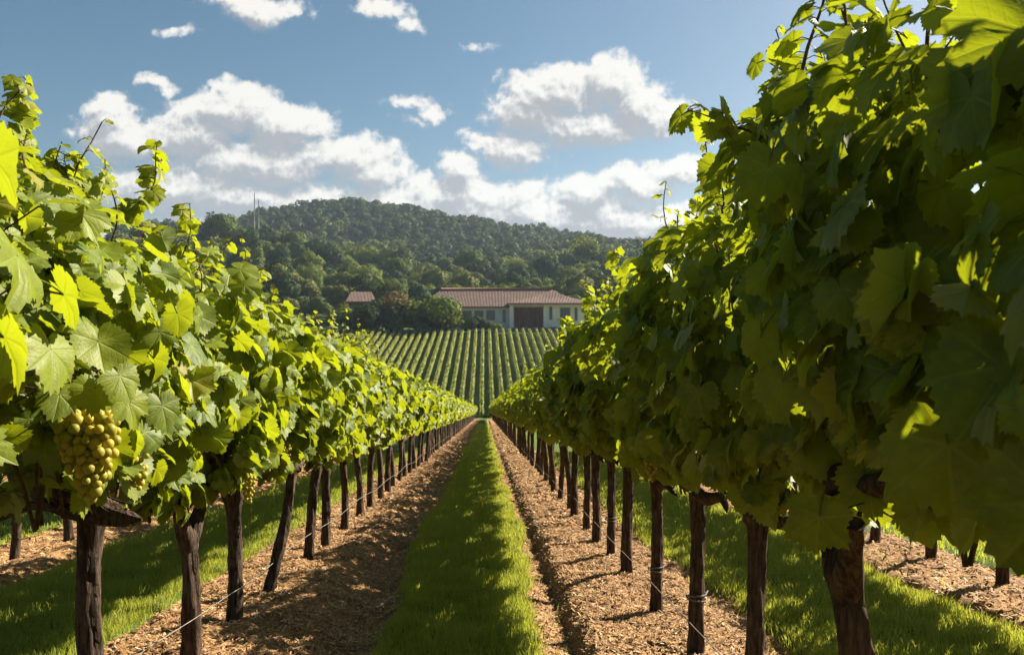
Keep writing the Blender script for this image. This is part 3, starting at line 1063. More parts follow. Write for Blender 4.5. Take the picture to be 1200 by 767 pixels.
def leaf_spray(parent_xy, rows, seed):
    """Single large leaves on their own stalks that reach out of the canopy: place, size, direction faced, direction of the tip."""
    o = None
    for ob in COL.objects:
        if ob.name.startswith("grapevine") and abs(ob.location.x - parent_xy[0]) < 0.01 and abs(ob.location.y - parent_xy[1]) < 0.02:
            o = ob
    L = np.array(o.location)
    rg = np.random.default_rng(seed)
    for r in rows:
        b = Bag()
        p = np.array(spot(*r[0])) - L
        place_leaves(b, 0, p[None], np.array([r[2]], float), np.array([r[3]], float), np.array([r[1]]), np.array([float(r[4])]), 0, rg)
        e = np.array([p[0] - np.sign(p[0]) * min(0.28, abs(p[0])), p[1] + 0.09, min(p[2] - 0.05, 2.1)])
        m = p * 0.5 + e * 0.5 + np.array([0, 0, 0.05])
        add_tube(b, [p, m, e], 0.0028, 4, 1, 0.5, cap=False)
        obj("leaf", b.mesh("leaf", [M_LEAF, M_CANE]), o)


leaf_spray((ROW_R, 1.3), [
    ((1165, 95, 1.25), 0.125, (-0.3, -0.9, 0.3), (-0.85, 0.1, -0.25), 0.35),
    ((1212, 40, 1.15), 0.120, (-0.2, -0.9, 0.4), (-0.6, 0, 0.6), 0.7),
    ((1215, 215, 1.2), 0.115, (0.3, -0.9, -0.1), (-0.8, 0, -0.35), 0.8),
    ((1175, 430, 1.2), 0.130, (-0.55, -0.8, 0.25), (-0.55, 0, -0.8), 0.2),
    ((1110, 520, 1.3), 0.130, (-0.5, -0.85, 0.2), (0.1, 0, -1), 0.15),
    ((1235, 590, 1.05), 0.120, (-0.6, -0.8, 0.1), (-0.6, 0, -0.7), 0.1),
    ((1140, 330, 1.4), 0.115, (-0.5, -0.7, 0.5), (-0.7, 0, -0.6), 0.25),
    ((1230, 330, 1.2), 0.120, (-0.5, -0.7, 0.4), (-0.7, 0, -0.7), 0.2)], 1)
leaf_spray((ROW_R, 2.26), [
    ((1085, 240, 1.7), 0.125, (-0.5, -0.7, 0.6), (-0.7, 0, -0.6), 0.3),
    ((1040, 455, 1.75), 0.125, (-0.6, -0.7, 0.35), (-0.45, 0, -0.9), 0.3),
    ((985, 270, 2.0), 0.120, (-0.5, -0.7, 0.5), (-0.6, 0, -0.75), 0.25),
    ((930, 245, 2.2), 0.115, (-0.6, -0.6, 0.6), (-0.5, 0, -0.8), 0.25),
    ((960, 375, 2.1), 0.120, (-0.6, -0.7, 0.4), (-0.5, 0, -0.8), 0.2),
    ((900, 330, 2.3), 0.110, (-0.6, -0.7, 0.4), (-0.4, 0, -0.8), 0.2),
    ((960, 605, 2.0), 0.110, (-0.5, -0.8, 0.2), (-0.1, 0, -1), 0.1),
    ((1015, 560, 2.05), 0.100, (-0.4, -0.8, 0.3), (0.2, 0, -1), 0.3),
    ((1070, 340, 1.8), 0.115, (-0.5, -0.7, 0.5), (-0.5, 0, -0.8), 0.2)], 2)
leaf_spray((ROW_L, 1.2), [
    ((-8, 185, 1.75), 0.130, (0.5, 0.75, 0.4), (0.6, -0.3, -0.7), 0.75),
    ((20, 300, 1.75), 0.125, (0.8, 0.25, 0.5), (0.3, -0.4, -0.8), 0.6, 0.05, 1.6),
    ((5, 395, 1.75), 0.125, (0.45, 0.8, 0.3), (0.4, -0.1, -0.8), 0.85),
    ((-30, 450, 1.7), 0.120, (0.7, 0.6, 0.3), (0.3, 0.2, -0.8), 0.5),
    ((-40, 520, 1.7), 0.110, (0.5, -0.6, 0.5), (0.3, 0, -0.9), 0.7)], 3)
leaf_spray((ROW_L, 2.2), [
    ((75, 345, 1.9), 0.105, (0.55, 0.7, 0.4), (0.5, -0.2, -0.8), 0.75),
    ((60, 410, 1.85), 0.105, (0.85, -0.1, 0.4), (0.2, -0.3, -0.9), 0.7),
    ((112, 455, 2.28), 0.085, (0.7, -0.6, 0.35), (-0.2, 0, -0.95), 0.75),
    ((150, 470, 2.4), 0.08, (0.75, -0.5, 0.4), (0.3, 0, -0.9), 0.7),
    ((140, 440, 2.3), 0.085, (0.75, -0.5, 0.4), (0.5, 0, -0.8), 0.6, 0.05, 1.6),
    ((70, 462, 2.3), 0.08, (0.6, -0.6, 0.5), (-0.3, 0, -0.9), 0.4),
    ((190, 475, 2.6), 0.09, (0.7, -0.5, 0.3), (0.2, 0, -0.9), 0.3),
    ((115, 400, 2.1), 0.095, (0.6, -0.6, 0.4), (0.0, 0, -0.9), 0.8),
    ((95, 250, 2.2), 0.100, (0.6, -0.6, 0.5), (0.5, 0, -0.7), 0.85),
    ((150, 335, 2.4), 0.105, (0.8, -0.2, 0.6), (0.5, -0.2, -0.8), 0.85)], 4)


# ------------------------------------------------------------------ wires
def wire(x, label, seed, h=0.30):
    ys = np.arange(0.0, 100, 0.25)
    rg = np.random.default_rng(seed)
    z = base_height(0 * ys + x, ys) + h + 0.085 + 0.015 * np.sin(ys * 2.1) + 0.03 * fbm(ys * 0.6, 0 * ys, seed, 3)
    xx = x - 0.055 * np.sign(x) + 0.04 * fbm(ys * 0.5, 0 * ys + 4, seed + 3, 3)
    b = Bag()
    add_tube(b, np.stack([xx, ys, z], -1), 0.0026, 5)
    tag(obj("trellis_wire", b.mesh("trellis_wire", [M_WIRE])), label, "wire")


wire(ROW_L, "thin galvanised wire slung low along the sunlit row of trunks", 3, 0.24)
wire(ROW_R, "twisted galvanised wire slung low along the shaded row of trunks", 8, 0.20)

# ------------------------------------------------------------------ turf blades and mulch chips (nobody could count them)
def blades(n, x, y, hmin, hmax, w, rg):
    z = ground_z(x, y)
    a = rg.uniform(0, 6.28, n)
    h = rg.uniform(hmin, hmax, n) * (0.65 + 0.7 * vnoise(x * 6, y * 6, 41))
    lean = rg.uniform(0.15, 0.75, n) * h
    ww = w * rg.uniform(0.7, 1.3, n)
    la = rg.uniform(0, 6.28, n)
    sx, sy = np.cos(a) * ww, np.sin(a) * ww
    lx, ly = np.cos(la) * lean, np.sin(la) * lean
    V = np.empty((n, 5, 3))
    V[:, 0] = np.stack([x - sx, y - sy, z - .005], -1)
    V[:, 1] = np.stack([x + sx, y + sy, z - .005], -1)
    V[:, 2] = np.stack([x - sx * .75 + lx * .35, y - sy * .75 + ly * .35, z + h * .6], -1)
    V[:, 3] = np.stack([x + sx * .75 + lx * .35, y + sy * .75 + ly * .35, z + h * .6], -1)
    V[:, 4] = np.stack([x + lx, y + ly, z + h], -1)
    tint = np.clip(rg.beta(2, 2, n) * 0.85 + 0.55 * (vnoise(x * 1.3, y * 1.3, 44) - 0.45) + 0.3 * (vnoise(x * 5, y * 5, 48) - 0.5), 0, 0.9)
    tint = np.where(rg.random(n) < 0.05, 0.96, tint)
    return V, tint


def build_grass():
    rg = np.random.default_rng(5)
    Vs, Ts = [], []
    zones = [  # x0, x1, y0, y1, count, height, half width
        (-0.85, 0.55, 3.4, 7, 34000, .035, .085, .0020), (-0.85, 0.55, 7, 14, 34000, .035, .085, .0030), (-0.85, 0.55, 14, 32, 34000, .04, .09, .005), (-0.85, 0.55, 32, 80, 26000, .05, .10, .011),
        (-3.9, -1.9, 2.6, 9, 62000, .035, .085, .0025), (-3.9, -1.9, 9, 25, 40000, .04, .09, .005),
        (1.55, 3.5, 2.8, 9, 62000, .035, .085, .0025), (1.55, 3.5, 9, 25, 36000, .04, .09, .005),
        (-6.6, -4.5, 4, 20, 14000, .04, .09, .006), (4.3, 6.2, 4, 20, 14000, .04, .09, .006)]
    for (x0, x1, y0, y1, n, h0, h1, w) in zones:
        x, y = rg.uniform(x0, x1, n), y0 + (y1 - y0) * rg.random(n) ** 1.15
        _, g, _ = lane(x, y)
        keep = rg.random(n) < g * (0.75 + 0.5 * vnoise(x * 3, y * 3, 47)) + 0.012
        x, y = x[keep], y[keep]
        V, t = blades(len(x), x, y, h0, h1, w, rg)
        Vs.append(V)
        Ts.append(t)
    V, t = np.concatenate(Vs), np.concatenate(Ts)
    n = len(V)
    o5 = (np.arange(n) * 5)[:, None]
    Q = o5 + np.array([[0, 1, 3, 2]])
    T = o5 + np.array([[2, 3, 4]])
    me = make_mesh("grass", V.reshape(-1, 3), [T, Q], [M_GRASS], None, None, {"tint": np.repeat(t, 5)})
    o = obj("grass", me)
    o["kind"] = "stuff"


build_grass()


def build_mulch():
    rg = np.random.default_rng(6)
    X, Y, S = [], [], []
    for (x0, x1, y0, y1, n, s) in [(-2.2, -0.55, 3.0, 9, 42000, 1.0), (0.3, 1.85, 3.0, 9, 46000, 1.0), (-2.2, -0.5, 9, 24, 32000, 1.7), (0.3, 1.8, 9, 24, 32000, 1.7), (-2.2, -0.5, 24, 75, 26000, 3.2), (0.3, 1.8, 24, 75, 26000, 3.2), (-5.2, -3.6, 4, 14, 15000, 1.5), (3.0, 4.8, 4, 14, 15000, 1.5)]:
        x, y = rg.uniform(x0, x1, n), y0 + (y1 - y0) * rg.random(n) ** 1.2
        _, g, bank = lane(x, y)
        keep = rg.random(n) > g * 0.985
        X.append(x[keep]); Y.append(y[keep]); S.append(np.full(keep.sum(), s))
    x, y, s = np.concatenate(X), np.concatenate(Y), np.concatenate(S)
    n = len(x)
    z = ground_z(x, y) + rg.uniform(0.001, 0.012, n)
    a = rg.uniform(0, 6.28, n)
    L = s * rg.uniform(0.006, 0.032, n) * rg.uniform(0.5, 1.2, n)
    W = s * rg.uniform(0.0015, 0.006, n)
    d = np.stack([np.cos(a), np.sin(a), rg.normal(0, 0.30, n)], -1)
    e = np.stack([-np.sin(a), np.cos(a), rg.normal(0, 0.35, n)], -1)
    c = np.stack([x, y, z], -1)
    V = np.stack([c - d * L[:, None] - e * W[:, None], c + d * L[:, None] - e * W[:, None] * .6, c + d * L[:, None] + e * W[:, None] * .7, c - d * L[:, None] + e * W[:, None]], 1)
    F = (np.arange(n) * 4)[:, None] + np.arange(4)[None]
    t = np.clip(rg.beta(1.6, 2.0, n), 0, 0.9)
    t = np.where(rg.random(n) < 0.07, 0.98, t)
    me = make_mesh("mulch_litter", V.reshape(-1, 3), [F], [M_CHIP], None, None, {"tint": np.repeat(t, 4)}, False)
    o = obj("mulch_litter", me)
    o["kind"] = "stuff"


build_mulch()

# ------------------------------------------------------------------ far slope rows
def clump_quads(b, pos, size, nrm, rg, tint, mat=0):
    n = len(pos)
    tip = rg.standard_normal((n, 3))
    Fm = frames(nrm, tip)
    Q = np.array([(-.5, -.5, 0), (.5, -.4, .08), (.45, .5, -.05), (-.4, .55, .1)])
    V = np.einsum("nij,mj->nmi", Fm * size[:, None, None], Q) + pos[:, None, :]
    F = (np.arange(n) * 4)[:, None] + np.arange(4)[None]
    b.add(V.reshape(-1, 3), F, mat, None, np.repeat(tint, 4))


def row_mesh(seed, length=76.0):
    rg = np.random.default_rng(seed)
    b = Bag()
    n = 5200
    y = rg.uniform(0, length, n)
    h = rg.uniform(0.22, 0.98, n) + 0.12 * fbm(y * 0.9, 0 * y, seed, 3)
    side = np.where(rg.random(n) < .5, 1, -1)
    w = 0.26 * (1 - 0.45 * sstep(h, 0.7, 1.2)) * rg.uniform(0.5, 1.1, n) * (1 + 0.3 * fbm(y * 1.3 + 40 * side, h, seed + 1, 2))
    pos = np.stack([side * w, y, h + 0.162 * y], -1)
    nrm = np.stack([side * 0.7, 0 * y, 0.55 + 0 * y], -1) + rg.standard_normal((n, 3)) * 0.45
    clump_quads(b, pos, rg.uniform(0.16, 0.32, n), nrm, rg, np.clip(rg.beta(2, 2, n), 0, .95))
    for q in range(50):
        yy = (q + 0.5) * length / 50
        add_tube(b, [(0, yy, 0.162 * yy - .1), (0.02, yy, 0.162 * yy + 0.6)], 0.05, 5, 1)
    return set_outside(b.mesh("vine_row", [M_HEDGE, M_BARK]), np.repeat(np.stack([side * 0.75, 0 * y, 0.25 + 0.6 * sstep(h, 0.5, 1.1)], -1), 4, axis=0))


ROWM = [row_mesh(1200 + k) for k in range(3)]
k = 0
for i in range(-31, 23):
    x = ROW_R + 0.02 + i * 1.64
    y0 = 119.5
    o = obj("vine_row", ROWM[k % 3], None, (x, y0, float(base_height(np.array([x]), np.array([y0]))[0])))
    tag(o, "low clipped vine row running up the far slope to the house", "vine row", "vine rows on the far slope")
    k += 1

# ------------------------------------------------------------------ trees
M_TREES = {
    "dark": leaf_material("foliage_dark", (0.022, 0.046, 0.017), (0.050, 0.080, 0.024), (0.06, 0.075, 0.02), (0.10, 0.15, 0.02), 0.22, False, (0.05, 0.07, 0.03), 0.6, 0.05, 1.6),
    "mid": leaf_material("foliage_mid", (0.060, 0.094, 0.018), (0.118, 0.150, 0.030), (0.10, 0.11, 0.03), (0.18, 0.23, 0.03), 0.25, False, (0.07, 0.09, 0.04), 0.6, 0.05, 1.6),
    "olive": leaf_material("foliage_olive", (0.092, 0.112, 0.024), (0.165, 0.178, 0.042), (0.15, 0.13, 0.04), (0.25, 0.27, 0.05), 0.25, False, (0.10, 0.11, 0.06), 0.6, 0.05, 1.6),
    "fresh": leaf_material("foliage_fresh", (0.066, 0.105, 0.014), (0.145, 0.185, 0.026), (0.16, 0.17, 0.04), (0.36, 0.42, 0.05), 0.34, False, (0.09, 0.11, 0.05), 0.6, 0.05, 1.6),
    "rust": leaf_material("foliage_rust", (0.085, 0.068, 0.028), (0.145, 0.115, 0.042), (0.15, 0.07, 0.03), (0.28, 0.20, 0.05), 0.25, False, (0.11, 0.09, 0.05), 0.6, 0.05, 1.6),
}


def crown_mesh(kind, seed, n=4800, flat=0.8, lobes=18, q=0.062, low=False):
    """Crown of radius about 1 centred at 0,0,flat: leaf clumps on the shells of many uneven lobes."""
    rg = np.random.default_rng(seed)
    b = Bag()
    C, Rr = [], []
    for i in range(lobes):
        d = rg.standard_normal(3)
        d /= np.linalg.norm(d)
        if d[2] < -0.3:
            d[2] *= -0.5
        rad = rg.uniform(0.35, 0.72)
        C.append(d * rad * np.array([1, 1, flat]))
        Rr.append(rg.uniform(0.24, 0.42))
    C, Rr = np.array(C), np.array(Rr)
    li = rg.choice(lobes, n, p=Rr ** 2 / np.sum(Rr ** 2))
    d = rg.standard_normal((n, 3))
    d /= np.linalg.norm(d, axis=1)[:, None]
    rr = Rr[li] * (1 - 0.35 * rg.random(n) ** 2) * (1 + 0.20 * fbm(d[:, 0] * 3 + li * 7, d[:, 1] * 3 + d[:, 2] * 3, seed, 2))
    pos = C[li] + d * rr[:, None] * np.array([1, 1, 0.85])
    pos[:, 2] += flat if not low else flat * 0.75
    nrm = d + np.array([0, 0, 0.35]) + rg.standard_normal((n, 3)) * 0.55
    tint = np.clip(rg.beta(2, 2.2, n) * 0.7 + 0.3 * rg.random(lobes)[li], 0, 0.95)
    clump_quads(b, pos, q * rg.uniform(0.6, 1.4, n), nrm, rg, tint)
    out = d * 0.7 + (pos - np.array([0, 0, flat * 0.7])) * 0.7
    return set_outside(b.mesh("crown", [M_TREES[kind]], False), np.repeat(out / (np.linalg.norm(out, axis=1)[:, None] + 1e-6), 4, axis=0))


def stem_mesh(seed, h=0.9):
    rg = np.random.default_rng(seed)
    b = Bag()
    t = np.linspace(0, 1, 7)
    add_tube(b, np.stack([0.04 * np.sin(4 * t), 0.03 * t, -0.1 + (h + 0.1) * t], -1), np.linspace(0.075, 0.035, 7), 8, 0, .5, .2, seed)
    for q in range(6):
        a = rg.uniform(0, 6.28)
        z0 = rg.uniform(0.3, 0.7) * h
        e = np.array([math.cos(a) * .55, math.sin(a) * .55, z0 + rg.uniform(.3, .6)])
        add_tube(b, np.array([(0.02, 0, z0), e * np.array([.5, .5, .0]) + np.array([0, 0, z0 + .12]), e]), [0.03, 0.022, 0.008], 5)
    return b.mesh("trunk", [M_TRUNK])


CROWNS = {k: [crown_mesh(k, 1300 + 10 * i + j, 4800, (0.75, 0.95, 0.85)[j]) for j in range(3)] for i, k in enumerate(M_TREES)}
STEMS = [stem_mesh(1400 + j) for j in range(3)]
BUSHES = {k: [crown_mesh(k, 1500 + 10 * i + j, 4800, 0.62, 14, 0.062, True) for j in range(2)] for i, k in enumerate(M_TREES)}

TREE_LABEL = {"dark": "dark evergreen broadleaf tree in the wood on the hillside", "mid": "mid green round-crowned tree in the wood on the hillside",
              "olive": "pale olive green tree in the wood on the hillside", "fresh": "fresh bright green tree in the wood on the hillside", "rust": "brownish autumn-tinted tree in the wood on the hillside"}


def tree(x, y, r, kind, k, label=None, group=None, lift=0.35, sq=1.0):
    z = float(base_height(np.array([x]), np.array([y]))[0])
    t = thing("tree", label or TREE_LABEL[kind], "tree", (x, y, z), 0, group or (None if label else f"{kind} trees on the hillside"))
    obj("trunk", STEMS[k % 3], t, (0, 0, 0), k * 1.3, (r, r, r * (lift + 0.45)))
    obj("crown", CROWNS[kind][k % 3], t, (0, 0, r * lift), k * 2.1, (r, r, r * sq))
    return t


def bush(px, py, d, r, kind, k, label, sq=0.9):
    p = spot(px, py, d)
    z = float(base_height(np.array([p.x]), np.array([p.y]))[0])
    t = thing("bush", label, "bush", (p.x, p.y, z - 0.1))
    obj("foliage", BUSHES[kind][k % 2], t, (0, 0, 0), k * 1.9, (r, r, r * sq))
    obj("stem", STEMS[k % 3], t, (0, 0, 0), k * 1.3, (r * .6, r * .6, r * .5))
    return t


HOUSE_D = 204.0


def hillside_trees():
    rg = np.random.default_rng(77)
    n = 0
    placed = []
    for d in (238, 252, 268, 285, 304, 325, 348, 374, 402, 430):
        step = 7.5 + (d - 238) * 0.030
        w0, w1 = -0.46 * d, 0.22 * d
        x = w0 + rg.uniform(0, step)
        while x < w1:
            r = step * rg.uniform(0.55, 0.86)
            dd = d + rg.uniform(-6, 6)
            px = 600 + 933 * x / dd
            p = FWD * dd + RGT * x
            zone = vnoise(np.array([x / 40.0]), np.array([dd / 40.0]), 5)[0]
            u = rg.random()
            if px < 410 and 250 < d < 330:
                kind = "olive" if u < 0.4 else "fresh" if u < 0.55 else "mid" if u < 0.8 else "dark"
            elif zone > 0.56:
                kind = "dark" if u < 0.6 else "mid"
            else:
                kind = "olive" if u < 0.25 else "fresh" if u < 0.45 else "mid" if u < 0.78 else "dark" if u < 0.92 else "fresh"
            # leave the house plots clear
            if not (d < 246 and 415 < px < 700) and not (d < 240 and px > 380):
                tree(p.x, p.y, r, kind, n, sq=rg.uniform(0.85, 1.2), lift=rg.uniform(0.15, 0.5))
                n += 1
            x += step * rg.uniform(0.85, 1.15)
    return n


N_TREES = hillside_trees()


def build_forest():
    """The far wood on the hill: one mass of crowns."""
    rg = np.random.default_rng(88)
    P, S = [], []
    d = 446.0
    while d < 930:
        step = 9.6 + (d - 446) * 0.004
        x = -0.50 * d + rg.uniform(0, step)
        while x < 0.30 * d:
            P.append((x + rg.uniform(-2, 2), d + rg.uniform(-4, 4)))
            S.append(step * rg.uniform(0.48, 0.85))
            x += step * rg.uniform(0.8, 1.15)
        d += 11
    P, S = np.array(P), np.array(S)
    xy = P[:, :1] * np.array(RGT)[None, :2] + P[:, 1:] * np.array(FWD)[None, :2]
    z = base_height(xy[:, 0], xy[:, 1])
    nt = len(P)
    kinds = list(M_TREES)
    zone = vnoise(xy[:, 0] / 60, xy[:, 1] / 60, 9)
    kk = np.where(zone > 0.55, 0, np.where(rg.random(nt) < 0.62, 1, np.where(rg.random(nt) < 0.5, 2, np.where(rg.random(nt) < .7, 3, 0))))
    shadow_band = sstep(P[:, 1] + 70 * fbm(P[:, 0] / 90, P[:, 1] / 200, 12, 2), 600, 660) * (1 - sstep(P[:, 1] + 50 * fbm(P[:, 0] / 70, P[:, 1] / 200, 14, 2), 800, 840))
    kk = np.where(rg.random(nt) < 0.92 * shadow_band, 0, kk)  # cloud shadow across the hill put into colour: crowns there turn dark
    b = Bag()
    m = 300
    C = rg.standard_normal((nt, 6, 3))
    C /= np.linalg.norm(C, axis=2)[:, :, None]
    C[:, :, 2] = np.abs(C[:, :, 2]) * 0.9
    C *= rg.uniform(0.25, 0.62, (nt, 6, 1))
    li = rg.integers(0, 6, (nt, m))
    d = rg.standard_normal((nt, m, 3))
    d /= np.linalg.norm(d, axis=2)[:, :, None]
    d[:, :, 2] = np.where(d[:, :, 2] < -0.3, -d[:, :, 2], d[:, :, 2])
    tall = rg.uniform(0.9, 1.45, nt)
    pos = np.take_along_axis(C, li[:, :, None], 1) + d * rg.uniform(0.32, 0.5, (nt, m, 1))
    pos = pos * S[:, None, None] * np.stack([np.ones(nt), np.ones(nt), tall], -1)[:, None, :]
    base = np.stack([xy[:, 0], xy[:, 1], z + S * 0.75], -1)
    pos = pos + base[:, None, :]
    nrm = d + np.array([0, 0, .35]) + rg.standard_normal((nt, m, 3)) * .5
    size = (S[:, None] * rg.uniform(0.11, 0.25, (nt, m)))
    tint = np.clip(rg.beta(2, 2.2, (nt, m)) * .7 + .25 * rg.random((nt, 1)), 0, .95)
    out = d * 0.8 + (pos - base[:, None, :]) / S[:, None, None] * 0.6
    out /= np.linalg.norm(out, axis=2)[:, :, None] + 1e-6
    outs = []
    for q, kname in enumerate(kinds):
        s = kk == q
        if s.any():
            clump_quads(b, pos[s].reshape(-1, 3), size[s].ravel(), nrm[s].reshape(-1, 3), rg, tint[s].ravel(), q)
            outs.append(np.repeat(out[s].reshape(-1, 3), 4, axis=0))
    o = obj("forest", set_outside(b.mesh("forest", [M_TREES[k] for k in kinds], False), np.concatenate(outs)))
    o["kind"] = "stuff"
    o["label"] = "far wooded hill covered in small tree crowns"


build_forest()

# the dark pointed tree at the skyline and the planting in front of the house
p = spot(257, 300, 330)
z = float(base_height(np.array([p.x]), np.array([p.y]))[0])
t = thing("cypress_tree", "tall narrow dark cypress rising on the skyline beside the mast", "tree", (p.x, p.y, z))
obj("crown", CROWNS["dark"][1], t, (0, 0, 1), 0, (3.2, 3.2, 8.5))
obj("trunk", STEMS[0], t, (0, 0, 0), 0, (3, 3, 5))
bush(438, 372, 197, 8.2, "dark", 0, "dark round bush standing below the small tiled outbuilding")
bush(410, 372, 199, 7.0, "fresh", 1, "dense green bush at the corner of the far vine rows")
bush(470, 360, 203, 9.2, "rust", 1, "broad rust-tinted bush towering between the outbuilding and the house", 1.12)
bush(506, 372, 200, 9.4, "fresh", 0, "tall yellow-green bush spreading before the end of the house roof", 1.02)
bush(470, 384, 197, 4.6, "mid", 1, "low green bush at the foot of the rust-tinted bush")
bush(500, 384, 197, 4.6, "dark", 0, "low dark hedge bush at the foot of the yellow-green bush")
bush(530, 384, 197, 4.4, "mid", 1, "mid green hedge bush under the white house wall beside the yellow-green bush")
bush(556, 384, 197.5, 4.2, "dark", 0, "dark rounded bush under the middle of the house wall")
bush(576, 382, 198, 3.0, "fresh", 1, "small bright bush beside the pale house pillar")
bush(424, 372, 205, 5.6, "mid", 0, "leafy bush standing right against the tiled outbuilding")
bush(430, 384, 197, 4.0, "mid", 0, "low green bush beside the dark round bush below the outbuilding")

# ------------------------------------------------------------------ house
M_WALL = simple_mat("pale_render", (0.80, 0.75, 0.66), 0.9, 0.1, 0, 0.10, 0.6)
M_PILLAR = simple_mat("white_render", (0.84, 0.80, 0.73), 0.85, 0.15, 0, 0.06, 0.6)
M_DOOR = simple_mat("brown_boards", (0.16, 0.085, 0.065), 0.7, 0.2, 0, 0.2, 2.0)
M_FRAME = simple_mat("dark_frame", (0.14, 0.13, 0.11), 0.6, 0.3, 0, 0.1, 2.0)
M_GLASS = simple_mat("window_glass", (0.10, 0.12, 0.12), 0.12, 0.6, 0, 0.1, 1.0)
M_BRICK = simple_mat("red_terrace", (0.24, 0.12, 0.085), 0.9, 0.1, 0, 0.3, 1.5)


def roof_material(name="roof_tiles"):
    m, t = new_mat(name)
    pos = t.n("ShaderNodeTexCoord").outputs["Object"]
    sp = t.n("ShaderNodeSeparateXYZ", ins={0: pos})
    wx = t.math("SINE", t.math("MULTIPLY", sp.outputs[0], 16.0))
    wy = t.math("FRACT", t.math("MULTIPLY", sp.outputs[1], 2.2))
    n = t.noise(pos, 1.3, 6, 0.7)
    col = t.mix(t.rng(n, 0.3, 0.7), (0.13, 0.080, 0.066), (0.21, 0.140, 0.116))
    col = t.mix(t.rng(t.noise(pos, 6, 3, 0.6), 0.55, 0.75, 0, 0.5), col, (0.29, 0.21, 0.16))
    h = t.math("ADD", wx, wy)
    b = t.n("ShaderNodeBump", ins={"Strength": 0.6, "Distance": 0.12, "Height": h})
    p = t.n("ShaderNodeBsdfPrincipled", ins={"Base Color": col, "Roughness": 0.85, "Specular IOR Level": 0.2, "Normal": b.outputs[0]})
    out_surface(t, p.outputs[0])
    return m


M_ROOF = roof_material()
M_RIDGE = simple_mat("ridge_tiles", (0.26, 0.12, 0.09), 0.85, 0.2, 0, 0.25, 3)


def hip_roof(b, x0, x1, y0, y1, z0, z1, inset0, inset1, th=0.28, mat=0):
    """hipped roof: ridge along x, hips of length inset0 / inset1, soffit th below the eaves"""
    ym = (y0 + y1) / 2
    V = [(x0, y0, z0), (x1, y0, z0), (x1, y1, z0), (x0, y1, z0), (x0 + inset0, ym, z1), (x1 - inset1, ym, z1),
         (x0, y0, z0 - th), (x1, y0, z0 - th), (x1, y1, z0 - th), (x0, y1, z0 - th)]
    b.add(V, [(0, 1, 5, 4), (2, 3, 4, 5)], mat)
    n0 = b.n - len(V)
    for tri in ((1, 2, 5), (3, 0, 4)):
        b.P.setdefault(3, []).append(np.array([tri]) + n0)
        b.M.setdefault(3, []).append(np.array([mat]))
        b.U.setdefault(3, []).append(np.zeros((3, 2)))
    b.P[4].append(np.array([(0, 6, 7, 1), (1, 7, 8, 2), (2, 8, 9, 3), (3, 9, 6, 0), (6, 9, 8, 7)]) + n0)
    b.M[4].append(np.full(5, mat + 1))
    b.U[4].append(np.zeros((20, 2)))


def window(parent, x0, x1, z0, z1, y, bars=1):
    b = Bag()
    f = 0.14
    box(b, x0 - f, x0, y - .10, y + .06, z0 - f, z1 + f)
    box(b, x1, x1 + f, y - .10, y + .06, z0 - f, z1 + f)
    box(b, x0, x1, y - .10, y + .06, z1, z1 + f)
    box(b, x0, x1, y - .10, y + .06, z0 - f, z0)
    for q in range(bars):
        xm = x0 + (x1 - x0) * (q + 1) / (bars + 1)
        box(b, xm - .06, xm + .06, y - .08, y + .05, z0 + .002, z1 - .002)
    w = obj("window", b.mesh("window", [M_FRAME], False), parent)
    g = Bag()
    box(g, x0 + .002, x1 - .002, y - .03, y + .03, z0 + .002, z1 - .002)
    obj("pane", g.mesh("pane", [M_GLASS], False), w)


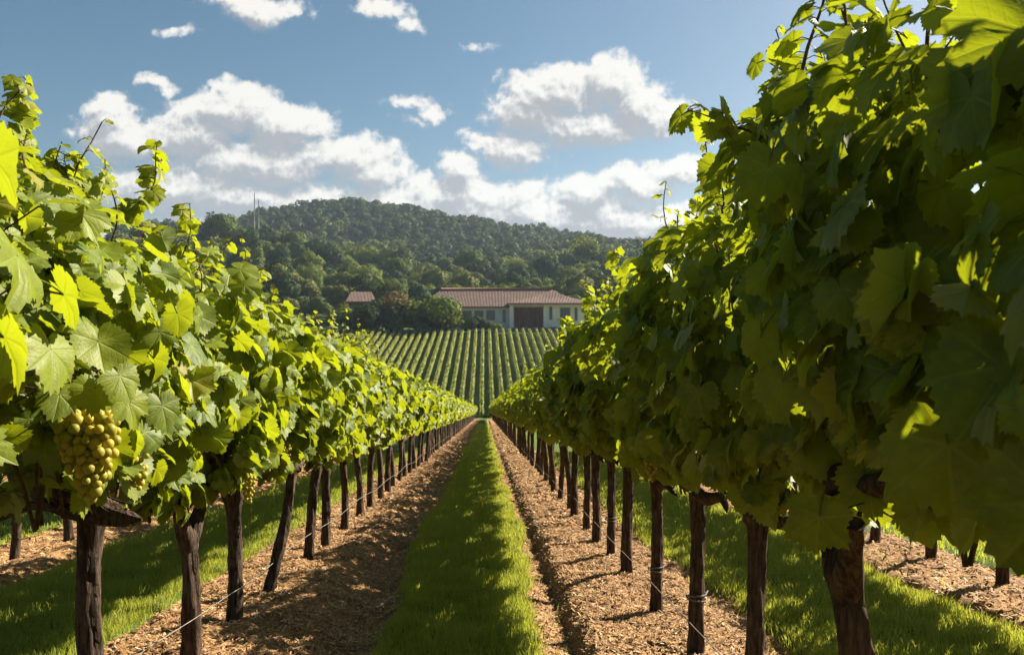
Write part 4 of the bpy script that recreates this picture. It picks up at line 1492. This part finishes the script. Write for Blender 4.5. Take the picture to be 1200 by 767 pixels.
def build_house():
    s = HOUSE_D / 933
    org = spot(600, 383.5, HOUSE_D)       # on the camera axis
    zb = float(base_height(np.array([org.x]), np.array([org.y + 4]))[0])
    H = thing("farmhouse", "long pale single-storey house with hipped red tiled roof above the far vine rows", "house", (org.x, org.y, 0), -YAW)
    X = lambda px: (px - 600) * s
    Z = lambda py: EYE + (383.5 - py) * s
    wall = Bag()
    g0 = zb - 1.0
    # long body, set back 4 m
    box(wall, X(492), X(600) - .01, 4.0, 15.0, g0, Z(360))
    # wing: left jamb side, right room
    box(wall, X(597), X(602), 0.0, 12, g0, Z(357.3))
    box(wall, X(637), X(687.5), 0.0, 12, g0, Z(357.3))
    box(wall, X(602) + .003, X(637) - .003, 2.2, 11.9, g0, Z(357.4))
    obj("wall", wall.mesh("wall", [M_WALL], False), H)
    for px in (597.5, 637.5):
        b = Bag()
        box(b, X(px) - .05, X(px) + .85, -.22, -.004, g0, Z(357.5))
        box(b, X(px) - .15, X(px) + .95, -.30, -.002, Z(384), Z(382.3))
        obj("pillar", b.mesh("pillar", [M_PILLAR], False), H)
    d = Bag()
    x0, x1 = X(602.6), X(636.4)
    for q in range(6):
        a, c = x0 + (x1 - x0) * q / 6, x0 + (x1 - x0) * (q + 1) / 6
        box(d, a + .03, c - .03, 2.0, 2.19, Z(383), Z(360))
        for zz in range(3):
            za, zc = Z(383) + (Z(360) - Z(383)) * zz / 3, Z(383) + (Z(360) - Z(383)) * (zz + 1) / 3
            box(d, a + .16, c - .16, 1.93, 1.999, za + .15, zc - .15)
    dr = obj("door", d.mesh("door", [M_DOOR], False), H)
    hb = Bag()
    for q in (-1, 1):
        box(hb, (x0 + x1) / 2 + q * .25 - .05, (x0 + x1) / 2 + q * .25 + .05, 1.84, 1.925, Z(374), Z(371))
    obj("handle", hb.mesh("handle", [M_FRAME], False), dr)
    window(H, X(644.5), X(646.5), Z(374), Z(360), -.02, 0)
    window(H, X(657), X(667.5), Z(375.5), Z(361), -.02, 2)
    window(H, X(674), X(676), Z(375), Z(361), -.02, 0)
    window(H, X(589.5), X(591.5), Z(377), Z(363), 3.97, 0)
    for q in range(4):
        window(H, X(528 + 14 * q), X(537 + 14 * q), Z(374), Z(364), 3.97, 1)
    # roofs
    r = Bag()
    hip_roof(r, X(490), X(672), 3.0, 19.0, Z(358.5), Z(336.5), 5.0, 5.0)
    rf = obj("roof", r.mesh("roof", [M_ROOF, M_RIDGE], False), H)
    rb = Bag()
    add_tube(rb, [(X(490) + 5, 11, Z(336.5) + .05), (X(672) - 5, 11, Z(336.5) + .05)], 0.32, 8)
    obj("ridge", rb.mesh("ridge", [M_RIDGE]), rf)
    r = Bag()
    hip_roof(r, X(594), X(693.5), -1.4, 13, Z(355), Z(343.5), 9.5, 8.0, 0.45)
    rw = obj("roof", r.mesh("roof", [M_ROOF, M_RIDGE], False), H)
    # raised hip over the wing
    r = Bag()
    hip_roof(r, X(632), X(664), 2.4, 10.5, Z(349), Z(339), 3.0, 2.4, 0.2)
    obj("roof_lantern", r.mesh("roof_lantern", [M_ROOF, M_RIDGE], False), rw)
    # small gable on the long roof
    gb = Bag()
    xa, xm, xb = X(513), X(524), X(536)
    V = [(xa, 3.4, Z(352)), (xm, 3.4, Z(344.5)), (xb, 3.4, Z(352)), (xa, 9.5, Z(352)), (xm, 9.5, Z(344.5)), (xb, 9.5, Z(352))]
    gb.add(V, [(0, 1, 4, 3), (1, 2, 5, 4)], 0)
    n0 = gb.n - 6
    gb.P.setdefault(3, []).append(np.array([(0, 2, 1)]) + n0)
    gb.M.setdefault(3, []).append(np.array([1]))
    gb.U.setdefault(3, []).append(np.zeros((3, 2)))
    obj("gable", gb.mesh("gable", [M_ROOF, M_WALL], False), rf)
    # eaves board of the wing
    e = Bag()
    box(e, X(595), X(692.5), -1.38, -1.20, Z(357.6), Z(357.1))
    obj("eaves_board", e.mesh("eaves_board", [M_PILLAR], False), H)
    # terrace in front of the door
    tb = Bag()
    box(tb, X(600), X(668), -4.2, -.31, g0, Z(384.2))
    for q in range(5):
        box(tb, X(604 + q * 13), X(612 + q * 13), -4.2, -3.6, Z(384.2) + .003, Z(383.0))
    obj("terrace", tb.mesh("terrace", [M_BRICK], False), H)
    # the outbuilding half hidden in the trees
    d2 = 222.0
    s2 = d2 / 933
    o2 = spot(422, 383.5, d2)
    O = thing("outbuilding", "small dark outbuilding with red tiled roof half hidden among the bushes", "building", (o2.x, o2.y, 0), -YAW + R(8))
    wb = Bag()
    box(wb, -3.0, 3.4, 0, 8, zb - 1, EYE + (383.5 - 352) * s2)
    obj("wall", wb.mesh("wall", [M_DOOR], False), O)
    r = Bag()
    hip_roof(r, -3.9, 4.2, -1, 9, EYE + (383.5 - 353) * s2, EYE + (383.5 - 341) * s2, 1.2, 1.2)
    obj("roof", r.mesh("roof", [M_ROOF, M_RIDGE], False), O)
    window(O, -2.5, -0.8, EYE + (383.5 - 366) * s2, EYE + (383.5 - 358) * s2, -.02, 1)


build_house()


def build_mast():
    d = 620.0
    p = spot(300, 262, d)
    z = float(base_height(np.array([p.x]), np.array([p.y]))[0])
    top = EYE + (383.5 - 226) / 933 * d
    m = simple_mat("mast_steel", (0.30, 0.31, 0.33), 0.6, 0.3, 0.3, 0.1)
    T = thing("radio_mast", "slender grey twin-pole radio mast on the skyline beyond the wood", "mast", (p.x, p.y, z))
    for dx, tp, r in ((-1.2, top, 0.55), (2.0, top - 5, 0.5)):
        b = Bag()
        for q in range(3):
            a = q * 2.094
            add_tube(b, [(dx + math.cos(a) * r, math.sin(a) * r, 0), (dx + math.cos(a) * r * .4, math.sin(a) * r * .4, tp - z)], [.22, .12], 5)
        for hh in np.arange(2, tp - z - 1, 1.5):
            f = 1 - 0.6 * hh / (tp - z)
            for q in range(3):
                a, c = q * 2.094, (q + 1) * 2.094
                add_tube(b, [(dx + math.cos(a) * r * f, math.sin(a) * r * f, hh), (dx + math.cos(c) * r * f, math.sin(c) * r * f, hh + 1.2)], .08, 4)
        obj("lattice_pole", b.mesh("lattice_pole", [m]), T)
    b = Bag()
    add_tube(b, [(-1.2, 0, top - z), (-1.2, 0, top - z + 4)], [.14, .06], 5)
    obj("antenna", b.mesh("antenna", [m]), T)


build_mast()
# ------------------------------------------------------------------ air between the vines and the far hill
def build_haze():
    m, t = new_mat("haze")
    v = t.n("ShaderNodeVolumePrincipled", ins={"Color": (0.62, 0.80, 1.0, 1), "Density": 0.00012, "Anisotropy": 0.2})
    o = t.n("ShaderNodeOutputMaterial")
    t.link(v.outputs[0], o.inputs[1])
    b = Bag()
    box(b, -1600, 1600, -70, 1620, -140, 260)
    h = obj("haze", b.mesh("haze", [m], False))
    h["kind"] = "stuff"


build_haze()
print("trees:", N_TREES, "objects:", len(bpy.data.objects))
